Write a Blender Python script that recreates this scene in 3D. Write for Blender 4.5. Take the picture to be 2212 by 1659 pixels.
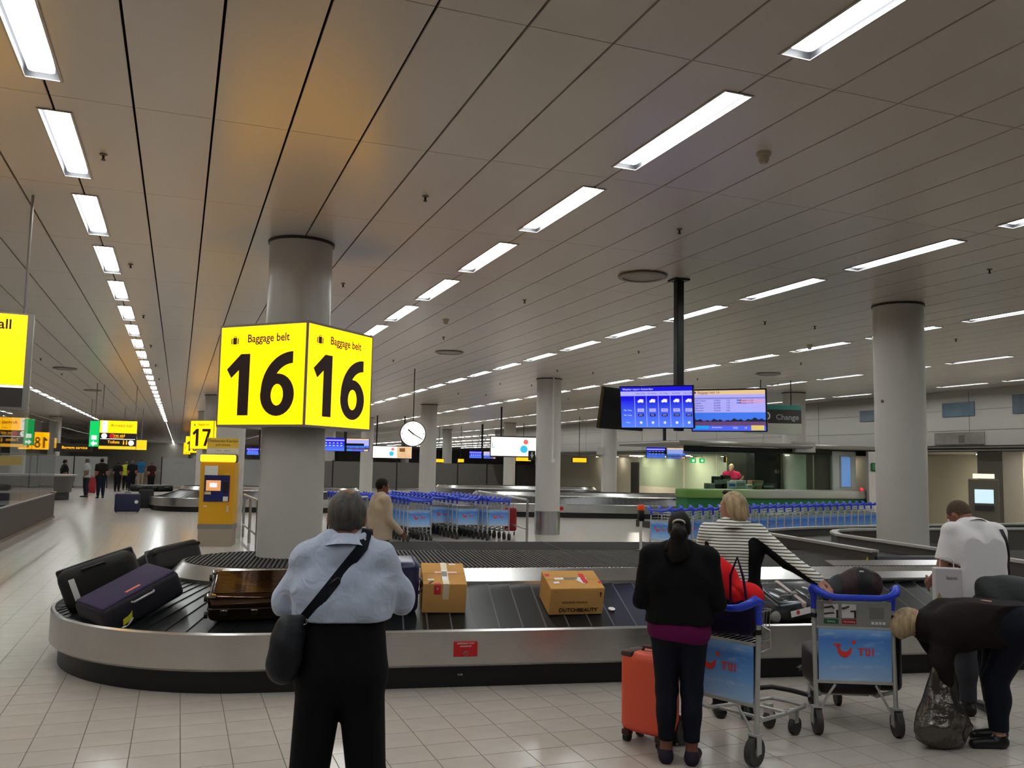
import bpy, bmesh, math, random
import numpy as np
from mathutils import Vector, Matrix
random.seed(7); np.random.seed(7)
PI = math.pi
scn = bpy.context.scene
for o in list(bpy.data.objects): bpy.data.objects.remove(o)
COL = scn.collection

# ------------------------------------------------------------------ camera
FPX, YAW, PITCH, ROLL, EYE = 1888.5, 0.361166, 0.091734, 0.0192045, 1.85
_f = Vector((math.sin(YAW)*math.cos(PITCH), math.cos(YAW)*math.cos(PITCH), math.sin(PITCH)))
_r = Vector((math.cos(YAW), -math.sin(YAW), 0)); _u = _r.cross(_f)
CR = _r*math.cos(ROLL)+_u*math.sin(ROLL); CU = -_r*math.sin(ROLL)+_u*math.cos(ROLL); CF = _f
cd = bpy.data.cameras.new('camera'); cam = bpy.data.objects.new('camera', cd); COL.objects.link(cam)
cd.sensor_fit = 'HORIZONTAL'; cd.sensor_width = 36; cd.lens = FPX/2212*36; cd.clip_start = .05; cd.clip_end = 500
m = Matrix.Identity(4)
for k, v in enumerate((CR, CU, -CF)):
    for j in range(3): m[j][k] = v[j]
m[2][3] = EYE; cam.matrix_world = m
scn.camera = cam
# ------------------------------------------------------------------ light and exposure
wd = bpy.data.worlds.new('world'); scn.world = wd; wd.use_nodes = True
wd.node_tree.nodes['Background'].inputs[0].default_value = (.55, .6, .7, 1)
wd.node_tree.nodes['Background'].inputs[1].default_value = .02
vs = scn.view_settings
vs.view_transform = 'Standard'; vs.look = 'None'; vs.gamma = 1; vs.use_curve_mapping = False
vs.exposure = 0.0
LAMP = 27.0          # radiance of the ceiling luminaires
scn.cycles.adaptive_threshold = .02; scn.cycles.max_bounces = 6; scn.cycles.diffuse_bounces = 3; scn.cycles.glossy_bounces = 3; scn.cycles.transmission_bounces = 5
scn.cycles.caustics_reflective = False; scn.cycles.caustics_refractive = False
SIGN = 1.0

# measured points of the place: a pixel of the 2212x1659 frame on a known height or at a known distance
def ray(px, py): return CF + CR*((px-1106)/FPX) - CU*((py-829.5)/FPX)
def Z(px, py, z):
    d = ray(px, py); t = (z-EYE)/d.z; return Vector((d.x*t, d.y*t, z))
def A(px, py, D):
    d = ray(px, py); t = D/math.hypot(d.x, d.y); return Vector((d.x*t, d.y*t, EYE+d.z*t))

# ------------------------------------------------------------------ helpers
def lin(c):
    return tuple(((x/12.92) if x <= .04045 else ((x+.055)/1.055)**2.4) for x in c)
def hexc(s):
    s = s.lstrip('#'); return lin(tuple(int(s[i:i+2], 16)/255 for i in (0, 2, 4)))
MATS = {}
def mat(name, col, rough=.5, metal=0., emit=None, es=1., bump=None, noise=None, spec=.5, trans=0., ior=1.45, coat=0., sheen=0., alpha=1.):
    """col: hex. noise=(scale, amount, stretch) mottles the colour; bump=(scale, strength, stretch) gives fine relief"""
    if name in MATS: return MATS[name]
    if rough >= .7: spec = min(spec, .2)
    M_ = bpy.data.materials.new(name); M_.use_nodes = True; nt = M_.node_tree
    b = nt.nodes['Principled BSDF']; c = hexc(col) if isinstance(col, str) else col
    b.inputs['Base Color'].default_value = (*c, 1); b.inputs['Roughness'].default_value = rough
    b.inputs['Metallic'].default_value = metal; b.inputs['Specular IOR Level'].default_value = spec
    b.inputs['Transmission Weight'].default_value = trans; b.inputs['IOR'].default_value = ior
    b.inputs['Coat Weight'].default_value = coat; b.inputs['Sheen Weight'].default_value = sheen
    b.inputs['Alpha'].default_value = alpha
    if emit:
        e = hexc(emit) if isinstance(emit, str) else emit
        b.inputs['Emission Color'].default_value = (*e, 1); b.inputs['Emission Strength'].default_value = es
    def coords(st):
        tc = nt.nodes.new('ShaderNodeTexCoord'); mp = nt.nodes.new('ShaderNodeMapping')
        mp.inputs['Scale'].default_value = st; nt.links.new(tc.outputs['Object'], mp.inputs['Vector']); return mp
    if noise:
        sc, am, st = (list(noise)+[(1, 1, 1)])[:3]
        n = nt.nodes.new('ShaderNodeTexNoise'); n.inputs['Scale'].default_value = sc; n.inputs['Detail'].default_value = 4
        nt.links.new(coords(st).outputs[0], n.inputs['Vector'])
        mr = nt.nodes.new('ShaderNodeMapRange'); mr.inputs[1].default_value = .3; mr.inputs[2].default_value = .7
        mr.inputs[3].default_value = 1-am; mr.inputs[4].default_value = 1+am
        nt.links.new(n.outputs['Fac'], mr.inputs[0])
        mx = nt.nodes.new('ShaderNodeVectorMath'); mx.operation = 'SCALE'; mx.inputs[0].default_value = c
        nt.links.new(mr.outputs[0], mx.inputs['Scale']); nt.links.new(mx.outputs[0], b.inputs['Base Color'])
    if bump:
        sc, sg, st = (list(bump)+[(1, 1, 1)])[:3]
        n = nt.nodes.new('ShaderNodeTexNoise'); n.inputs['Scale'].default_value = sc; n.inputs['Detail'].default_value = 3
        nt.links.new(coords(st).outputs[0], n.inputs['Vector'])
        bp = nt.nodes.new('ShaderNodeBump'); bp.inputs['Strength'].default_value = sg; bp.inputs['Distance'].default_value = .01
        nt.links.new(n.outputs['Fac'], bp.inputs['Height']); nt.links.new(bp.outputs[0], b.inputs['Normal'])
    MATS[name] = M_; return M_

class MB:
    """collects shapes into one mesh"""
    def __init__(s): s.v = []; s.f = []
    def add(s, vs_, fs, M=None):
        n = len(s.v)
        s.v += [tuple(M @ Vector(p)) if M is not None else tuple(p) for p in vs_]
        s.f += [tuple(n+i for i in f) for f in fs]; return s
    def box(s, c, d, M=None, rz=0):
        x, y, z = (k/2 for k in d)
        vs_ = [(-x, -y, -z), (x, -y, -z), (x, y, -z), (-x, y, -z), (-x, -y, z), (x, -y, z), (x, y, z), (-x, y, z)]
        T = Matrix.Translation(c) @ Matrix.Rotation(rz, 4, 'Z')
        if M is not None: T = M @ T
        return s.add(vs_, [(0, 3, 2, 1), (4, 5, 6, 7), (0, 1, 5, 4), (1, 2, 6, 5), (2, 3, 7, 6), (3, 0, 4, 7)], T)
    def rbox(s, c, d, r, seg=3, M=None, R=None):
        bm = bmesh.new(); bmesh.ops.create_cube(bm, size=1)
        bmesh.ops.scale(bm, vec=d, verts=bm.verts)
        bmesh.ops.bevel(bm, geom=list(bm.edges), offset=r, segments=seg, profile=.5, affect='EDGES')
        bm.verts.index_update()
        T = Matrix.Translation(c)
        if R is not None: T = T @ R
        if M is not None: T = M @ T
        s.add([v.co for v in bm.verts], [tuple(v.index for v in f.verts) for f in bm.faces], T); bm.free(); return s
    def cyl(s, a, b, r, n=12, r2=None, M=None, cap=True):
        a, b = Vector(a), Vector(b); r2 = r if r2 is None else r2
        d = (b-a).normalized(); x = d.orthogonal().normalized(); y = d.cross(x)
        vs_ = [a+(x*math.cos(2*PI*k/n)+y*math.sin(2*PI*k/n))*r for k in range(n)] + [b+(x*math.cos(2*PI*k/n)+y*math.sin(2*PI*k/n))*r2 for k in range(n)]
        fs = [(k, (k+1) % n, n+(k+1) % n, n+k) for k in range(n)]
        if cap: fs += [tuple(range(n-1, -1, -1)), tuple(range(n, 2*n))]
        return s.add(vs_, fs, M)
    def tube(s, path, r, n=8, closed=False, M=None, flat=1.):
        P = [Vector(p) for p in path]; L = len(P); vs_ = []; fs = []; up = None
        for i, p in enumerate(P):
            a = P[(i-1) % L] if (closed or i) else p; b = P[(i+1) % L] if (closed or i < L-1) else p
            t = (b-a).normalized()
            if up is None: up = t.orthogonal().normalized() if abs(t.z) > .95 else Vector((0, 0, 1))
            x = t.cross(up)
            if x.length < 1e-4: x = t.orthogonal()
            x.normalize(); y = x.cross(t); up = y
            rr = r[i] if isinstance(r, (list, tuple)) else r
            vs_ += [p+x*math.cos(2*PI*k/n)*rr+y*math.sin(2*PI*k/n)*rr*flat for k in range(n)]
        for i in range(L if closed else L-1):
            j = (i+1) % L
            fs += [(i*n+k, i*n+(k+1) % n, j*n+(k+1) % n, j*n+k) for k in range(n)]
        if not closed: fs += [tuple(range(n-1, -1, -1)), tuple(range((L-1)*n, L*n))]
        return s.add(vs_, fs, M)
    def lathe(s, prof, n=24, M=None):
        vs_ = []; fs = []; L = len(prof)
        for r, z in prof: vs_ += [(r*math.cos(2*PI*k/n), r*math.sin(2*PI*k/n), z) for k in range(n)]
        for i in range(L-1): fs += [(i*n+k, i*n+(k+1) % n, (i+1)*n+(k+1) % n, (i+1)*n+k) for k in range(n)]
        if prof[0][0] > 1e-5: fs.append(tuple(range(n-1, -1, -1)))
        if prof[-1][0] > 1e-5: fs.append(tuple(range((L-1)*n, L*n)))
        return s.add(vs_, fs, M)
    def prism(s, poly, z0, z1, M=None):
        n = len(poly)
        vs_ = [(x, y, z0) for x, y in poly]+[(x, y, z1) for x, y in poly]
        fs = [tuple(range(n-1, -1, -1)), tuple(range(n, 2*n))]+[(k, (k+1) % n, n+(k+1) % n, n+k) for k in range(n)]
        return s.add(vs_, fs, M)
    def strip(s, A_, B_, M=None, closed=False):
        n = len(A_); vs_ = list(A_)+list(B_)
        fs = [(k, (k+1) % n, n+(k+1) % n, n+k) for k in range(n if closed else n-1)]
        return s.add(vs_, fs, M)
    def ellip(s, c, r, n=12, M=None):
        prof = [(max(1e-6, math.sin(PI*k/n)), -math.cos(PI*k/n)) for k in range(n+1)]
        T = Matrix.Translation(c) @ Matrix.Diagonal((*r, 1))
        if M is not None: T = M @ T
        return s.lathe(prof, n*2 if n < 12 else 20, T)
    def mesh(s, name, smooth=None):
        me = bpy.data.meshes.new(name); me.from_pydata(s.v, [], s.f); me.update()
        bm = bmesh.new(); bm.from_mesh(me); bmesh.ops.recalc_face_normals(bm, faces=bm.faces); bm.to_mesh(me); bm.free()
        if smooth:
            me.polygons.foreach_set('use_smooth', [True]*len(me.polygons)); me.set_sharp_from_angle(angle=math.radians(smooth))
        return me

def link(name, data, material=None, parent=None, loc=None, rot=None):
    o = bpy.data.objects.new(name, data); COL.objects.link(o)
    if material is not None and data is not None and hasattr(data, 'materials') and not data.materials: data.materials.append(material)
    if parent is not None: o.parent = parent
    if loc is not None: o.location = loc
    if rot is not None: o.rotation_euler = rot
    return o
def part(name, mb, material, parent=None, smooth=None, loc=None, rot=None):
    return link(name, mb.mesh(name, smooth) if isinstance(mb, MB) else mb, material, parent, loc, rot)
def tag(o, label=None, cat=None, group=None, kind=None):
    if label: o['label'] = label
    if cat: o['category'] = cat
    if group: o['group'] = group
    if kind: o['kind'] = kind
    return o
def thing(name, label, cat, loc=(0, 0, 0), rz=0, group=None):
    o = link(name, None, loc=loc, rot=(0, 0, rz)); o.empty_display_size = .1
    return tag(o, label, cat, group)
KIDS = {}
def copy_tree(o, parent=None):
    c = o.copy(); COL.objects.link(c)
    if parent is not None: c.parent = parent
    for k in [x for x in o.children]: copy_tree(k, c)
    return c
def text(body, size, material, parent, loc, rot=(PI/2, 0, 0), align='CENTER', bold=0., sx=1., extrude=.0005, name='lettering'):
    cu = bpy.data.curves.new(name, 'FONT'); cu.body = body; cu.size = size; cu.align_x = align; cu.align_y = 'CENTER'
    cu.offset = bold; cu.extrude = extrude; cu.resolution_u = 3
    o = link(name, cu, material, parent, loc, rot); o.scale = (sx, 1, 1); return o
def rotz(p, a): return Vector((p[0]*math.cos(a)-p[1]*math.sin(a), p[0]*math.sin(a)+p[1]*math.cos(a), p[2] if len(p) > 2 else 0))

def thin_glass(name, tint=(1, 1, 1), ior=1.5):
    if name in MATS: return MATS[name]
    M_ = bpy.data.materials.new(name); M_.use_nodes = True; nt = M_.node_tree; nt.nodes.clear()
    o = nt.nodes.new('ShaderNodeOutputMaterial'); mx = nt.nodes.new('ShaderNodeMixShader'); tr = nt.nodes.new('ShaderNodeBsdfTransparent'); gl = nt.nodes.new('ShaderNodeBsdfGlossy'); fr_ = nt.nodes.new('ShaderNodeFresnel')
    tr.inputs[0].default_value = (*tint, 1); gl.inputs['Roughness'].default_value = .02; fr_.inputs[0].default_value = ior
    ge = nt.nodes.new('ShaderNodeNewGeometry'); iv = nt.nodes.new('ShaderNodeMath'); iv.operation = 'SUBTRACT'; iv.inputs[0].default_value = 1; nt.links.new(ge.outputs['Backfacing'], iv.inputs[1]); ml = nt.nodes.new('ShaderNodeMath'); ml.operation = 'MULTIPLY'; nt.links.new(fr_.outputs[0], ml.inputs[0]); nt.links.new(iv.outputs[0], ml.inputs[1])
    nt.links.new(ml.outputs[0], mx.inputs[0]); nt.links.new(tr.outputs[0], mx.inputs[1]); nt.links.new(gl.outputs[0], mx.inputs[2]); nt.links.new(mx.outputs[0], o.inputs[0]); MATS[name] = M_; return M_
# ------------------------------------------------------------------ materials of the setting
m_panel = mat('ceiling_panel_enamel', '#d3ccc3', .3, bump=(1.3, .012), spec=.75)
m_void = mat('ceiling_void', '#0c0a08', .9)
m_tray = mat('luminaire_housing', '#2c2c30', .5)
m_trayd = mat('luminaire_dark', '#24242a', .5)
m_lamp = mat('luminaire_diffuser', '#ffffff', .4, emit=(.965, 1., .985), es=LAMP)
m_column = mat('column_paint', '#c2beb8', .3, noise=(.7, .05), spec=.5)
m_steel = mat('brushed_steel', '#c9c8c6', .27, 1., bump=(14, .03, (1, 1, 8)), noise=(3, .06))
m_tile = mat('floor_tile', '#b8b0a8', .2, noise=(5, .04), spec=.45)
m_grout = mat('floor_grout', '#6e675e', .8)
m_black = mat('black_plastic', '#101012', .4)
m_rubber = mat('black_rubber', '#1a1b1d', .36, bump=(30, .05))
m_dark = mat('dark_paint', '#2b2826', .45)
m_white = mat('white_paint', '#d8d8d4', .45)
m_chrome = mat('galvanised_tube', '#b6b6b2', .28, 1.)
m_grey = mat('grey_paint', '#77776f', .5)

# ------------------------------------------------------------------ floor
fl = part('floor', MB().box((18, 60, -.06), (120, 190, .1)), m_tile)
fl.location.z = 0
tag(fl, kind='structure')
T = .30
tile_me = MB().box((0, 0, -.004), (T-.006, T-.006, .008)).mesh('tile'); tile_me.materials.append(m_tile)
gx0 = .102; gy0 = .05       # joints measured on the floor
cand = []
for i in range(-14, 26):
    for j in range(12, 34):
        x, y = gx0+(i+.5)*T, gy0+(j+.5)*T
        d = Vector((x, y, -EYE)); zc = d.dot(CF)
        if zc < .5: continue
        px, py = 1106+FPX*d.dot(CR)/zc, 829.5-FPX*d.dot(CU)/zc
        if -70 < px < 2280 and 1440 < py < 1720: cand.append((zc, i, j, x, y))
cand.sort(); near_t = {(c[1], c[2]) for c in cand[:300]}
for zc, i, j, x, y in cand[:300]:
    link('tile', tile_me, None, fl, (x, y, .0))
rest = MB()
for i in range(-30, 70):
    for j in range(10, 190):
        if (i, j) in near_t: continue
        x, y = gx0+(i+.5)*T, gy0+(j+.5)*T; q = T/2-.003
        rest.add([(x-q, y-q, 0), (x+q, y-q, 0), (x+q, y+q, 0), (x-q, y+q, 0)], [(0, 1, 2, 3)])
tag(part('tile_field', rest, m_tile, fl), kind='stuff')
gr = part('grout_bed', MB().box((6, 29.5, -.007), (30.4, 62, .006)), m_grout, fl)

# ------------------------------------------------------------------ ceiling: loose metal panels under a dark void
CZ, PW, PL, PX0, PY0 = 4.20, .51092, 2.05649, -.9144, 4.19658
ce = part('ceiling', MB().box((18, 85, CZ+.30), (120, 210, .1)), m_void); tag(ce, kind='structure')
gx, gy, th = .008, .003, .018
def pan_poly(kind):
    x0, x1, y0, y1 = gx, PW-gx, gy, PL-gy; n, ya, yb = .108, .128*PL, .872*PL
    if kind == 0: return [(x0, y0), (x1, y0), (x1, y1), (x0, y1)]
    if kind == 1: return [(x0, y0), (x1, y0), (x1, y1), (x0, y1), (x0, yb), (n, yb), (n, ya), (x0, ya)]
    return [(x0, y0), (x1, y0), (x1, ya), (PW-n, ya), (PW-n, yb), (x1, yb), (x1, y1), (x0, y1)]
ROWS = (-16, -8, 0, 8, 16, 24, 32, 40)
def pkind(i): return 1 if i in ROWS else (2 if i+1 in ROWS else 0)
pan_me = []
for k in range(3):
    me = MB().prism(pan_poly(k), 0, th).mesh('ceiling_panel'); me.materials.append(m_panel); pan_me.append(me)
def seen(p, mg=80):
    d = Vector(p)-Vector((0, 0, EYE)); zc = d.dot(CF)
    if zc < .4: return None
    px, py = 1106+FPX*d.dot(CR)/zc, 829.5-FPX*d.dot(CU)/zc
    return zc if (-mg < px < 2212+mg and -mg < py < 1659+mg) else None
cp = []
for i in range(-26, 72):
    for j in range(-2, 62):
        x, y = PX0+i*PW, PY0+j*PL
        zz = [seen((x+a*PW, y+b*PL, CZ), 5) for a in (0, .5, 1) for b in (0, .5, 1)]
        zz = [q for q in zz if q]
        cp.append((min(zz) if zz else 999, i, j))
cp.sort(); indiv = {(i, j) for z_, i, j in cp[:300] if z_ < 900}
for i, j in sorted(indiv): link('ceiling_panel', pan_me[pkind(i)], None, ce, (PX0+i*PW, PY0+j*PL, CZ))
rest = MB(); polys = [pan_poly(k) for k in range(3)]
for z_, i, j in cp:
    if (i, j) in indiv: continue
    x, y = PX0+i*PW, PY0+j*PL; pl = polys[pkind(i)]; n = len(pl)
    if n > 4 and y > 60: pl = polys[0]; n = 4
    rest.add([(x+a, y+b, CZ) for a, b in pl]+[(x+a, y+b, CZ+th) for a, b in pl],
             [tuple(range(n))]+[(k, (k+1) % n, n+(k+1) % n, n+k) for k in range(n)])
tag(part('panel_field', rest, m_panel, ce), kind='stuff')
part('panel_field_far', MB().box((18, 165, CZ+.01), (120, 66, .02)), m_panel, ce); part('panel_field_east', MB().box((57.4, 91, CZ+.01), (41.2, 82, .02)), m_panel, ce)

# luminaires
LL = .744*PL; LW = .216
fr = MB()
for sx in (-1, 1): fr.box((sx*(LW/2-.004), 0, .035), (.008, LL, .08))
for sy in (-1, 1): fr.box((0, sy*(LL/2-.004), .035), (LW-.016, .008, .08))
for sx in (-1, 1): fr.box((sx*(LW/2-.003), 0, -.006), (.014, LL+.012, .005))
for sy in (-1, 1): fr.box((0, sy*(LL/2-.003), -.006), (LW-.016, .014, .005))
nq = len(fr.f)-24; fr_me = fr.mesh('frame'); fr_me.materials.append(m_tray); fr_me.materials.append(mat('luminaire_lip', '#bdbab2', .4))
for q, pl_ in enumerate(fr_me.polygons): pl_.material_index = 1 if q >= nq else 0
bk_me = MB().box((0, 0, .082), (LW, LL, .012)).mesh('housing'); bk_me.materials.append(m_trayd)
def rrect(w, l, r, n=5):
    return [(sx*(w/2-r)+r*math.cos(a0+PI/2*k/n), sy*(l/2-r)+r*math.sin(a0+PI/2*k/n)) for sx, sy, a0 in ((1, 1, 0), (-1, 1, PI/2), (-1, -1, PI), (1, -1, 3*PI/2)) for k in range(n+1)]
df_me = MB().prism(rrect(.15, LL-.09, .03), .02, .045).mesh('diffuser'); df_me.materials.append(m_lamp)
rowname = {-16: 'farthest left', -8: 'behind the left glass', 0: 'above the left walkway', 8: 'over the carousel front', 16: 'second right of the walkway row',
           24: 'third right of the walkway row', 32: 'fourth right of the walkway row', 40: 'next to the right white wall'}
far_l = MB(); nl = 0; cnt_row = {}; ORD = ('nearest', 'second', 'third', 'fourth', 'fifth', 'sixth', 'seventh', 'eighth', 'ninth', 'tenth', 'eleventh', 'twelfth')
for i in ROWS:
    for j in range(-3, 72):
        c = (PX0+i*PW, PY0+(j+.5)*PL, CZ)
        zz = seen(c, 150)
        if zz and zz < 62:
            cnt_row[i] = cnt_row.get(i, 0)+1
            od = ORD[cnt_row[i]-1] if cnt_row[i] <= len(ORD) else None
            t = thing('ceiling_light', (od+' ceiling light from the camera in the row ' if od else 'far ceiling light in the row ')+rowname[i], 'ceiling light', c, 0, 'ceiling lights in the row '+rowname[i])
            link('diffuser', df_me, None, t); link('frame', fr_me, None, t)
            if zz < 40: link('housing', bk_me, None, t)
            nl += 1
        elif j < 62 or i in (0, 8):
            if -4 < c[1] < 170 and (zz or c[1] < 30): far_l.box((c[0], c[1], CZ+(.057 if c[1] < 130 else -.006)), (.15, LL-.1, .02))
for i in (48, 56, 64, 72, 80):
    for j in range(28, 60): far_l.box((PX0+i*PW, PY0+(j+.5)*PL, CZ-.008), (.15, LL-.4, .02))
tag(part('distant_ceiling_lights', far_l, m_lamp), 'lines of ceiling lights too far off to tell apart', 'ceiling light', kind='stuff')

# columns on the building grid
def column(x, y, label, skirt=False, r=.335, z0=0):
    t = thing('column', label, 'column', (x, y, z0)); t['kind'] = 'structure'
    part('shaft', MB().lathe([(r, 0), (r, CZ-z0-.002)], 40), m_column, t, 40)
    part('collar', MB().lathe([(r+.003, CZ-z0-.03), (r+.016, CZ-z0-.028), (r+.016, CZ-z0-.002)], 40), mat('collar_dark', '#3a3630', .5), t, 40)  # dark ring round the top of the column
    if skirt: part('skirt', MB().lathe([(r+.012, 0), (r+.012, .62), (r, .625)], 40), m_steel, t, 40)
    return t
DECK = .85
CX = [1.13, 9.36, 17.5, 25.7]; CY = [9.54, 21.9, 34.2, 46.5, 58.9, 71.2]
column(CX[0], 9.54, 'grey pillar rising through the carousel and the big 16 lantern', z0=DECK)
column(9.42, 9.52, 'grey pillar on the right behind the man in white', z0=DECK)
column(CX[1], 21.9, 'grey pillar with steel skirt beside the trolley park', True)
column(CX[0], 21.9, 'grey pillar right behind the yellow ticket machine')
column(CX[2], 21.9, 'grey pillar beside the exchange booth')
names = {(0, 2): 'grey pillar carrying the 17 lantern', (1, 2): 'grey pillar behind the hanging clock', (2, 2): 'grey pillar left of the exchange booth, behind the big screens'}
for a in range(4):
    for b in range(2, 6):
        if (a, b) in ((3, 5), (3, 4), (3, 3)): continue
        lb = names.get((a, b), 'distant grey pillar, number %d back in the %s line of pillars' % (b, ('left', 'second', 'third', 'right')[a]))
        column(CX[a], CY[b], lb, z0=DECK if (a, b) == (0, 2) else 0)
for b, y in enumerate((34.2, 46.5, 58.9)): column(-7.04, y, 'grey pillar number %d along the wall beyond the information desk' % (b+1))
column(1.13, 83.5, 'farthest grey pillar carrying the smallest lantern')
column(25.7, 21.9, 'grey pillar in front of the lit passage at far right')
# ------------------------------------------------------------------ baggage carousels
CU_, CN_ = Vector((.986, -.167, 0)), Vector((.167, .986, 0))
ANG = math.atan2(-.167, .986)
RO, RI = 1.95, .83
m_deck = mat('deck_dark', '#262423', .75, noise=(2, .06), spec=.1)
m_edge = mat('plate_worn_edge', '#55565a', .45)
m_plate = mat('carousel_plate', '#17191a', .34, bump=(9, .02), noise=(4, .1))
def stadium(r, z, u1, n=40):
    # local: circle centre (0,0), straight part to u1; returns closed loop
    P = [(r*math.cos(a), r*math.sin(a), z) for a in [PI/2+PI*k/n for k in range(n+1)]]
    P += [(u1+r*math.cos(a), r*math.sin(a), z) for a in [-PI/2+PI*k/n for k in range(n+1)]]
    return P
def loft(name, prof, u1, material, parent, smooth=40):
    mb = MB(); loops = [stadium(r, z, u1) for r, z in prof]
    for a, b in zip(loops, loops[1:]): mb.strip(a, b, closed=True)
    return part(name, mb, material, parent, smooth)
def carousel(origin, u1, label, plates=None, ribs=False, fine=True):
    t = thing('baggage_carousel', label, 'baggage carousel', origin, ANG)
    loft('plinth', [(RO-.08, 0), (RO-.08, .2)], u1, m_black, t)
    loft('side_panel', [(RO-.10, .20), (RO-.02, .18), (RO, .20), (RO, .465), (RO-.012, .48), (RO-.035, .48), (RO-.04, .40), (RO-.06, .30)], u1, m_steel, t, 30)
    loft('bed', [(RO-.05, .385), (RI+.08, .70)], u1, m_black, t)
    loft('inner_skirt', [(RI+.12, .705), (RI+.115, .74), (RI+.01, DECK), (RI-.02, DECK+.002)], u1, m_steel, t, 30)
    dk = MB(); lp = stadium(RI, DECK-.006, u1); dk.add(lp, [tuple(range(len(lp)))]); part('deck', dk, m_deck, t)
    # sloping overlapping plates
    w, L = .205, RO-.05-(RI+.1); sl = math.atan2(.315, L); ln = math.hypot(.315, L)
    if plates:
        me = MB()
        k = .03        # plates are set askew
        me.add([(-w/2-.012, 0, .002), (w/2, 0, .014), (w/2+k, ln, .014), (-w/2+k-.012, ln, .002), (-w/2-.012, 0, -.004), (w/2, 0, .004), (w/2+k, ln, .004), (-w/2+k-.012, ln, -.004)],
               [(0, 1, 2, 3), (4, 7, 6, 5), (0, 4, 5, 1), (1, 5, 6, 2), (2, 6, 7, 3), (3, 7, 4, 0)])
        me.add([(w/2-.012, 0, .0148), (w/2+.001, 0, .0148), (w/2+.001+k, ln, .0148), (w/2-.012+k, ln, .0148)], [(0, 1, 2, 3)])
        me = me.mesh('plate'); me.materials.append(m_plate); me.materials.append(m_edge); me.polygons[len(me.polygons)-1].material_index = 1; me.polygons[3].material_index = 1
        n = int((plates)/w)
        for q in range(n):
            link('plate', me, None, t, (q*w+w/2, -(RO-.05), .392), (sl, 0, 0))
        # wedge plates round the end
        nw = 30; da = PI/nw; mw = MB(); ro, ri = RO-.05, RI+.1
        a0, a1, sk = -da/2*1.25, da/2, .12
        def pt(r, a, z): return (r*math.sin(a), -r*math.cos(a)+ro, z)
        mw.add([pt(ro, a0, .0), pt(ro, a1, .009), pt(ri, a1+sk, .324), pt(ri, a0+sk, .315), pt(ro, a0, -.01), pt(ro, a1, 0), pt(ri, a1+sk, .31), pt(ri, a0+sk, .30)],
               [(0, 1, 2, 3), (4, 7, 6, 5), (0, 4, 5, 1), (1, 5, 6, 2), (2, 6, 7, 3), (3, 7, 4, 0)])
        mw = mw.mesh('plate'); mw.materials.append(m_plate)
        for q in range(nw):
            a = -(q+.5)*da
            link('plate', mw, None, t, (ro*math.sin(a), -ro*math.cos(a), .392), (0, 0, a))
    else:
        loft('belt', [(RO-.05, .392), (RI+.1, .708)], u1, m_plate, t)
    if ribs:
        rb = MB(); x = -RI+.02
        while x < u1:
            if x < 0:
                h = math.sqrt(max(0, (RI-.03)**2-x*x)); y0, y1 = -h, h
            else: y0, y1 = -RI+.02, RI
            if y1-y0 > .05: rb.box((x, (y0+y1)/2, DECK), (.018, y1-y0, .014))
            x += .042
        tag(part('deck_ribs', rb, mat('deck_rib', '#3b3937', .6), t), kind='stuff')
    return t
O16 = Vector((1.892, 7.111, 0)) + CU_*(-1.32) + CN_*RO
c16 = carousel(O16, 13.0, 'steel baggage carousel in the foreground with black sloping plates', plates=10.4, ribs=True)
def LU(u, v, z): return O16 + CU_*u + CN_*(v-RO) + Vector((0, 0, z))     # u from the end's centre along the belt, v from the front rim
def slope_z(v): return .392 + (v-.05)/(RO-.05-(RI+.1)-.0)*.315
# red emergency stop plate on the front panel, maker's label
st = part('stop_plate', MB().rbox((0, 0, 0), (.2, .012, .125), .004, 1), mat('red_sign', '#b3151b', .4), c16)
p_ = Z(1017, 1417, .33); q_ = rotz(p_-O16, -ANG); st.location = (q_.x, -RO-.004, .325)
text('EMERGENCY STOP', .017, m_white, st, (0, -.007, .045)); text('NOODSTOP', .017, m_white, st, (0, -.007, .022))
part('stop_button', MB().cyl((0, -.006, -.035), (0, -.02, -.035), .02, 16), m_grey, st)
part('stop_button_cap', MB().cyl((0, -.02, -.035), (0, -.03, -.035), .012, 16), mat('red_sign', '#b3151b', .4), st)
text('16-05', .02, m_white, c16, (q_.x-.03, -RO+.075, .10))
# smooth cover behind the ribbed deck
cv = MB(); 
for a, b, z0, z1 in ((.9, 9.0, DECK-.06, DECK-.005),):
    cv.box(((a+b)/2, RI+.62, (z0+z1)/2), (b-a, 1.24, z1-z0))
cv.box((4.95, RI+1.22, .40), (8.1, .04, .80)); cv.box((.92, RI+.62, .40), (.04, 1.24, .80))
part('back_cover', cv, m_deck, c16)
sm = MB()
for x in (1.9, 3.3, 4.7, 6.1): sm.box((x, RI+.62, DECK-.003), (.012, 1.24, .006), M=Matrix.Rotation(.0, 4, 'Z'))
part('cover_seam', sm, mat('seam_dark', '#252423', .6), c16)

# other carousels
c17 = carousel(O16+Vector((.1, 25.0, 0)), 4.6, 'far baggage carousel under the 17 lantern', plates=2.4)
c15 = carousel(Vector((11.3, 31.2, 0)), 6.6, 'steel baggage carousel behind the trolley park', plates=6.4)
c15.rotation_euler.z = -.33
c14 = carousel(Vector((12.2, 39.5, 0)), 5.8, 'farther steel carousel by the dark partition')
c14.rotation_euler.z = -.2
for c, q in ((c15, 2.2),):
    s2 = part('stop_plate', MB().rbox((0, 0, 0), (.2, .012, .125), .004, 1), mat('red_sign', '#b3151b', .4), c, loc=(q, -RO-.004, .325))

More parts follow.
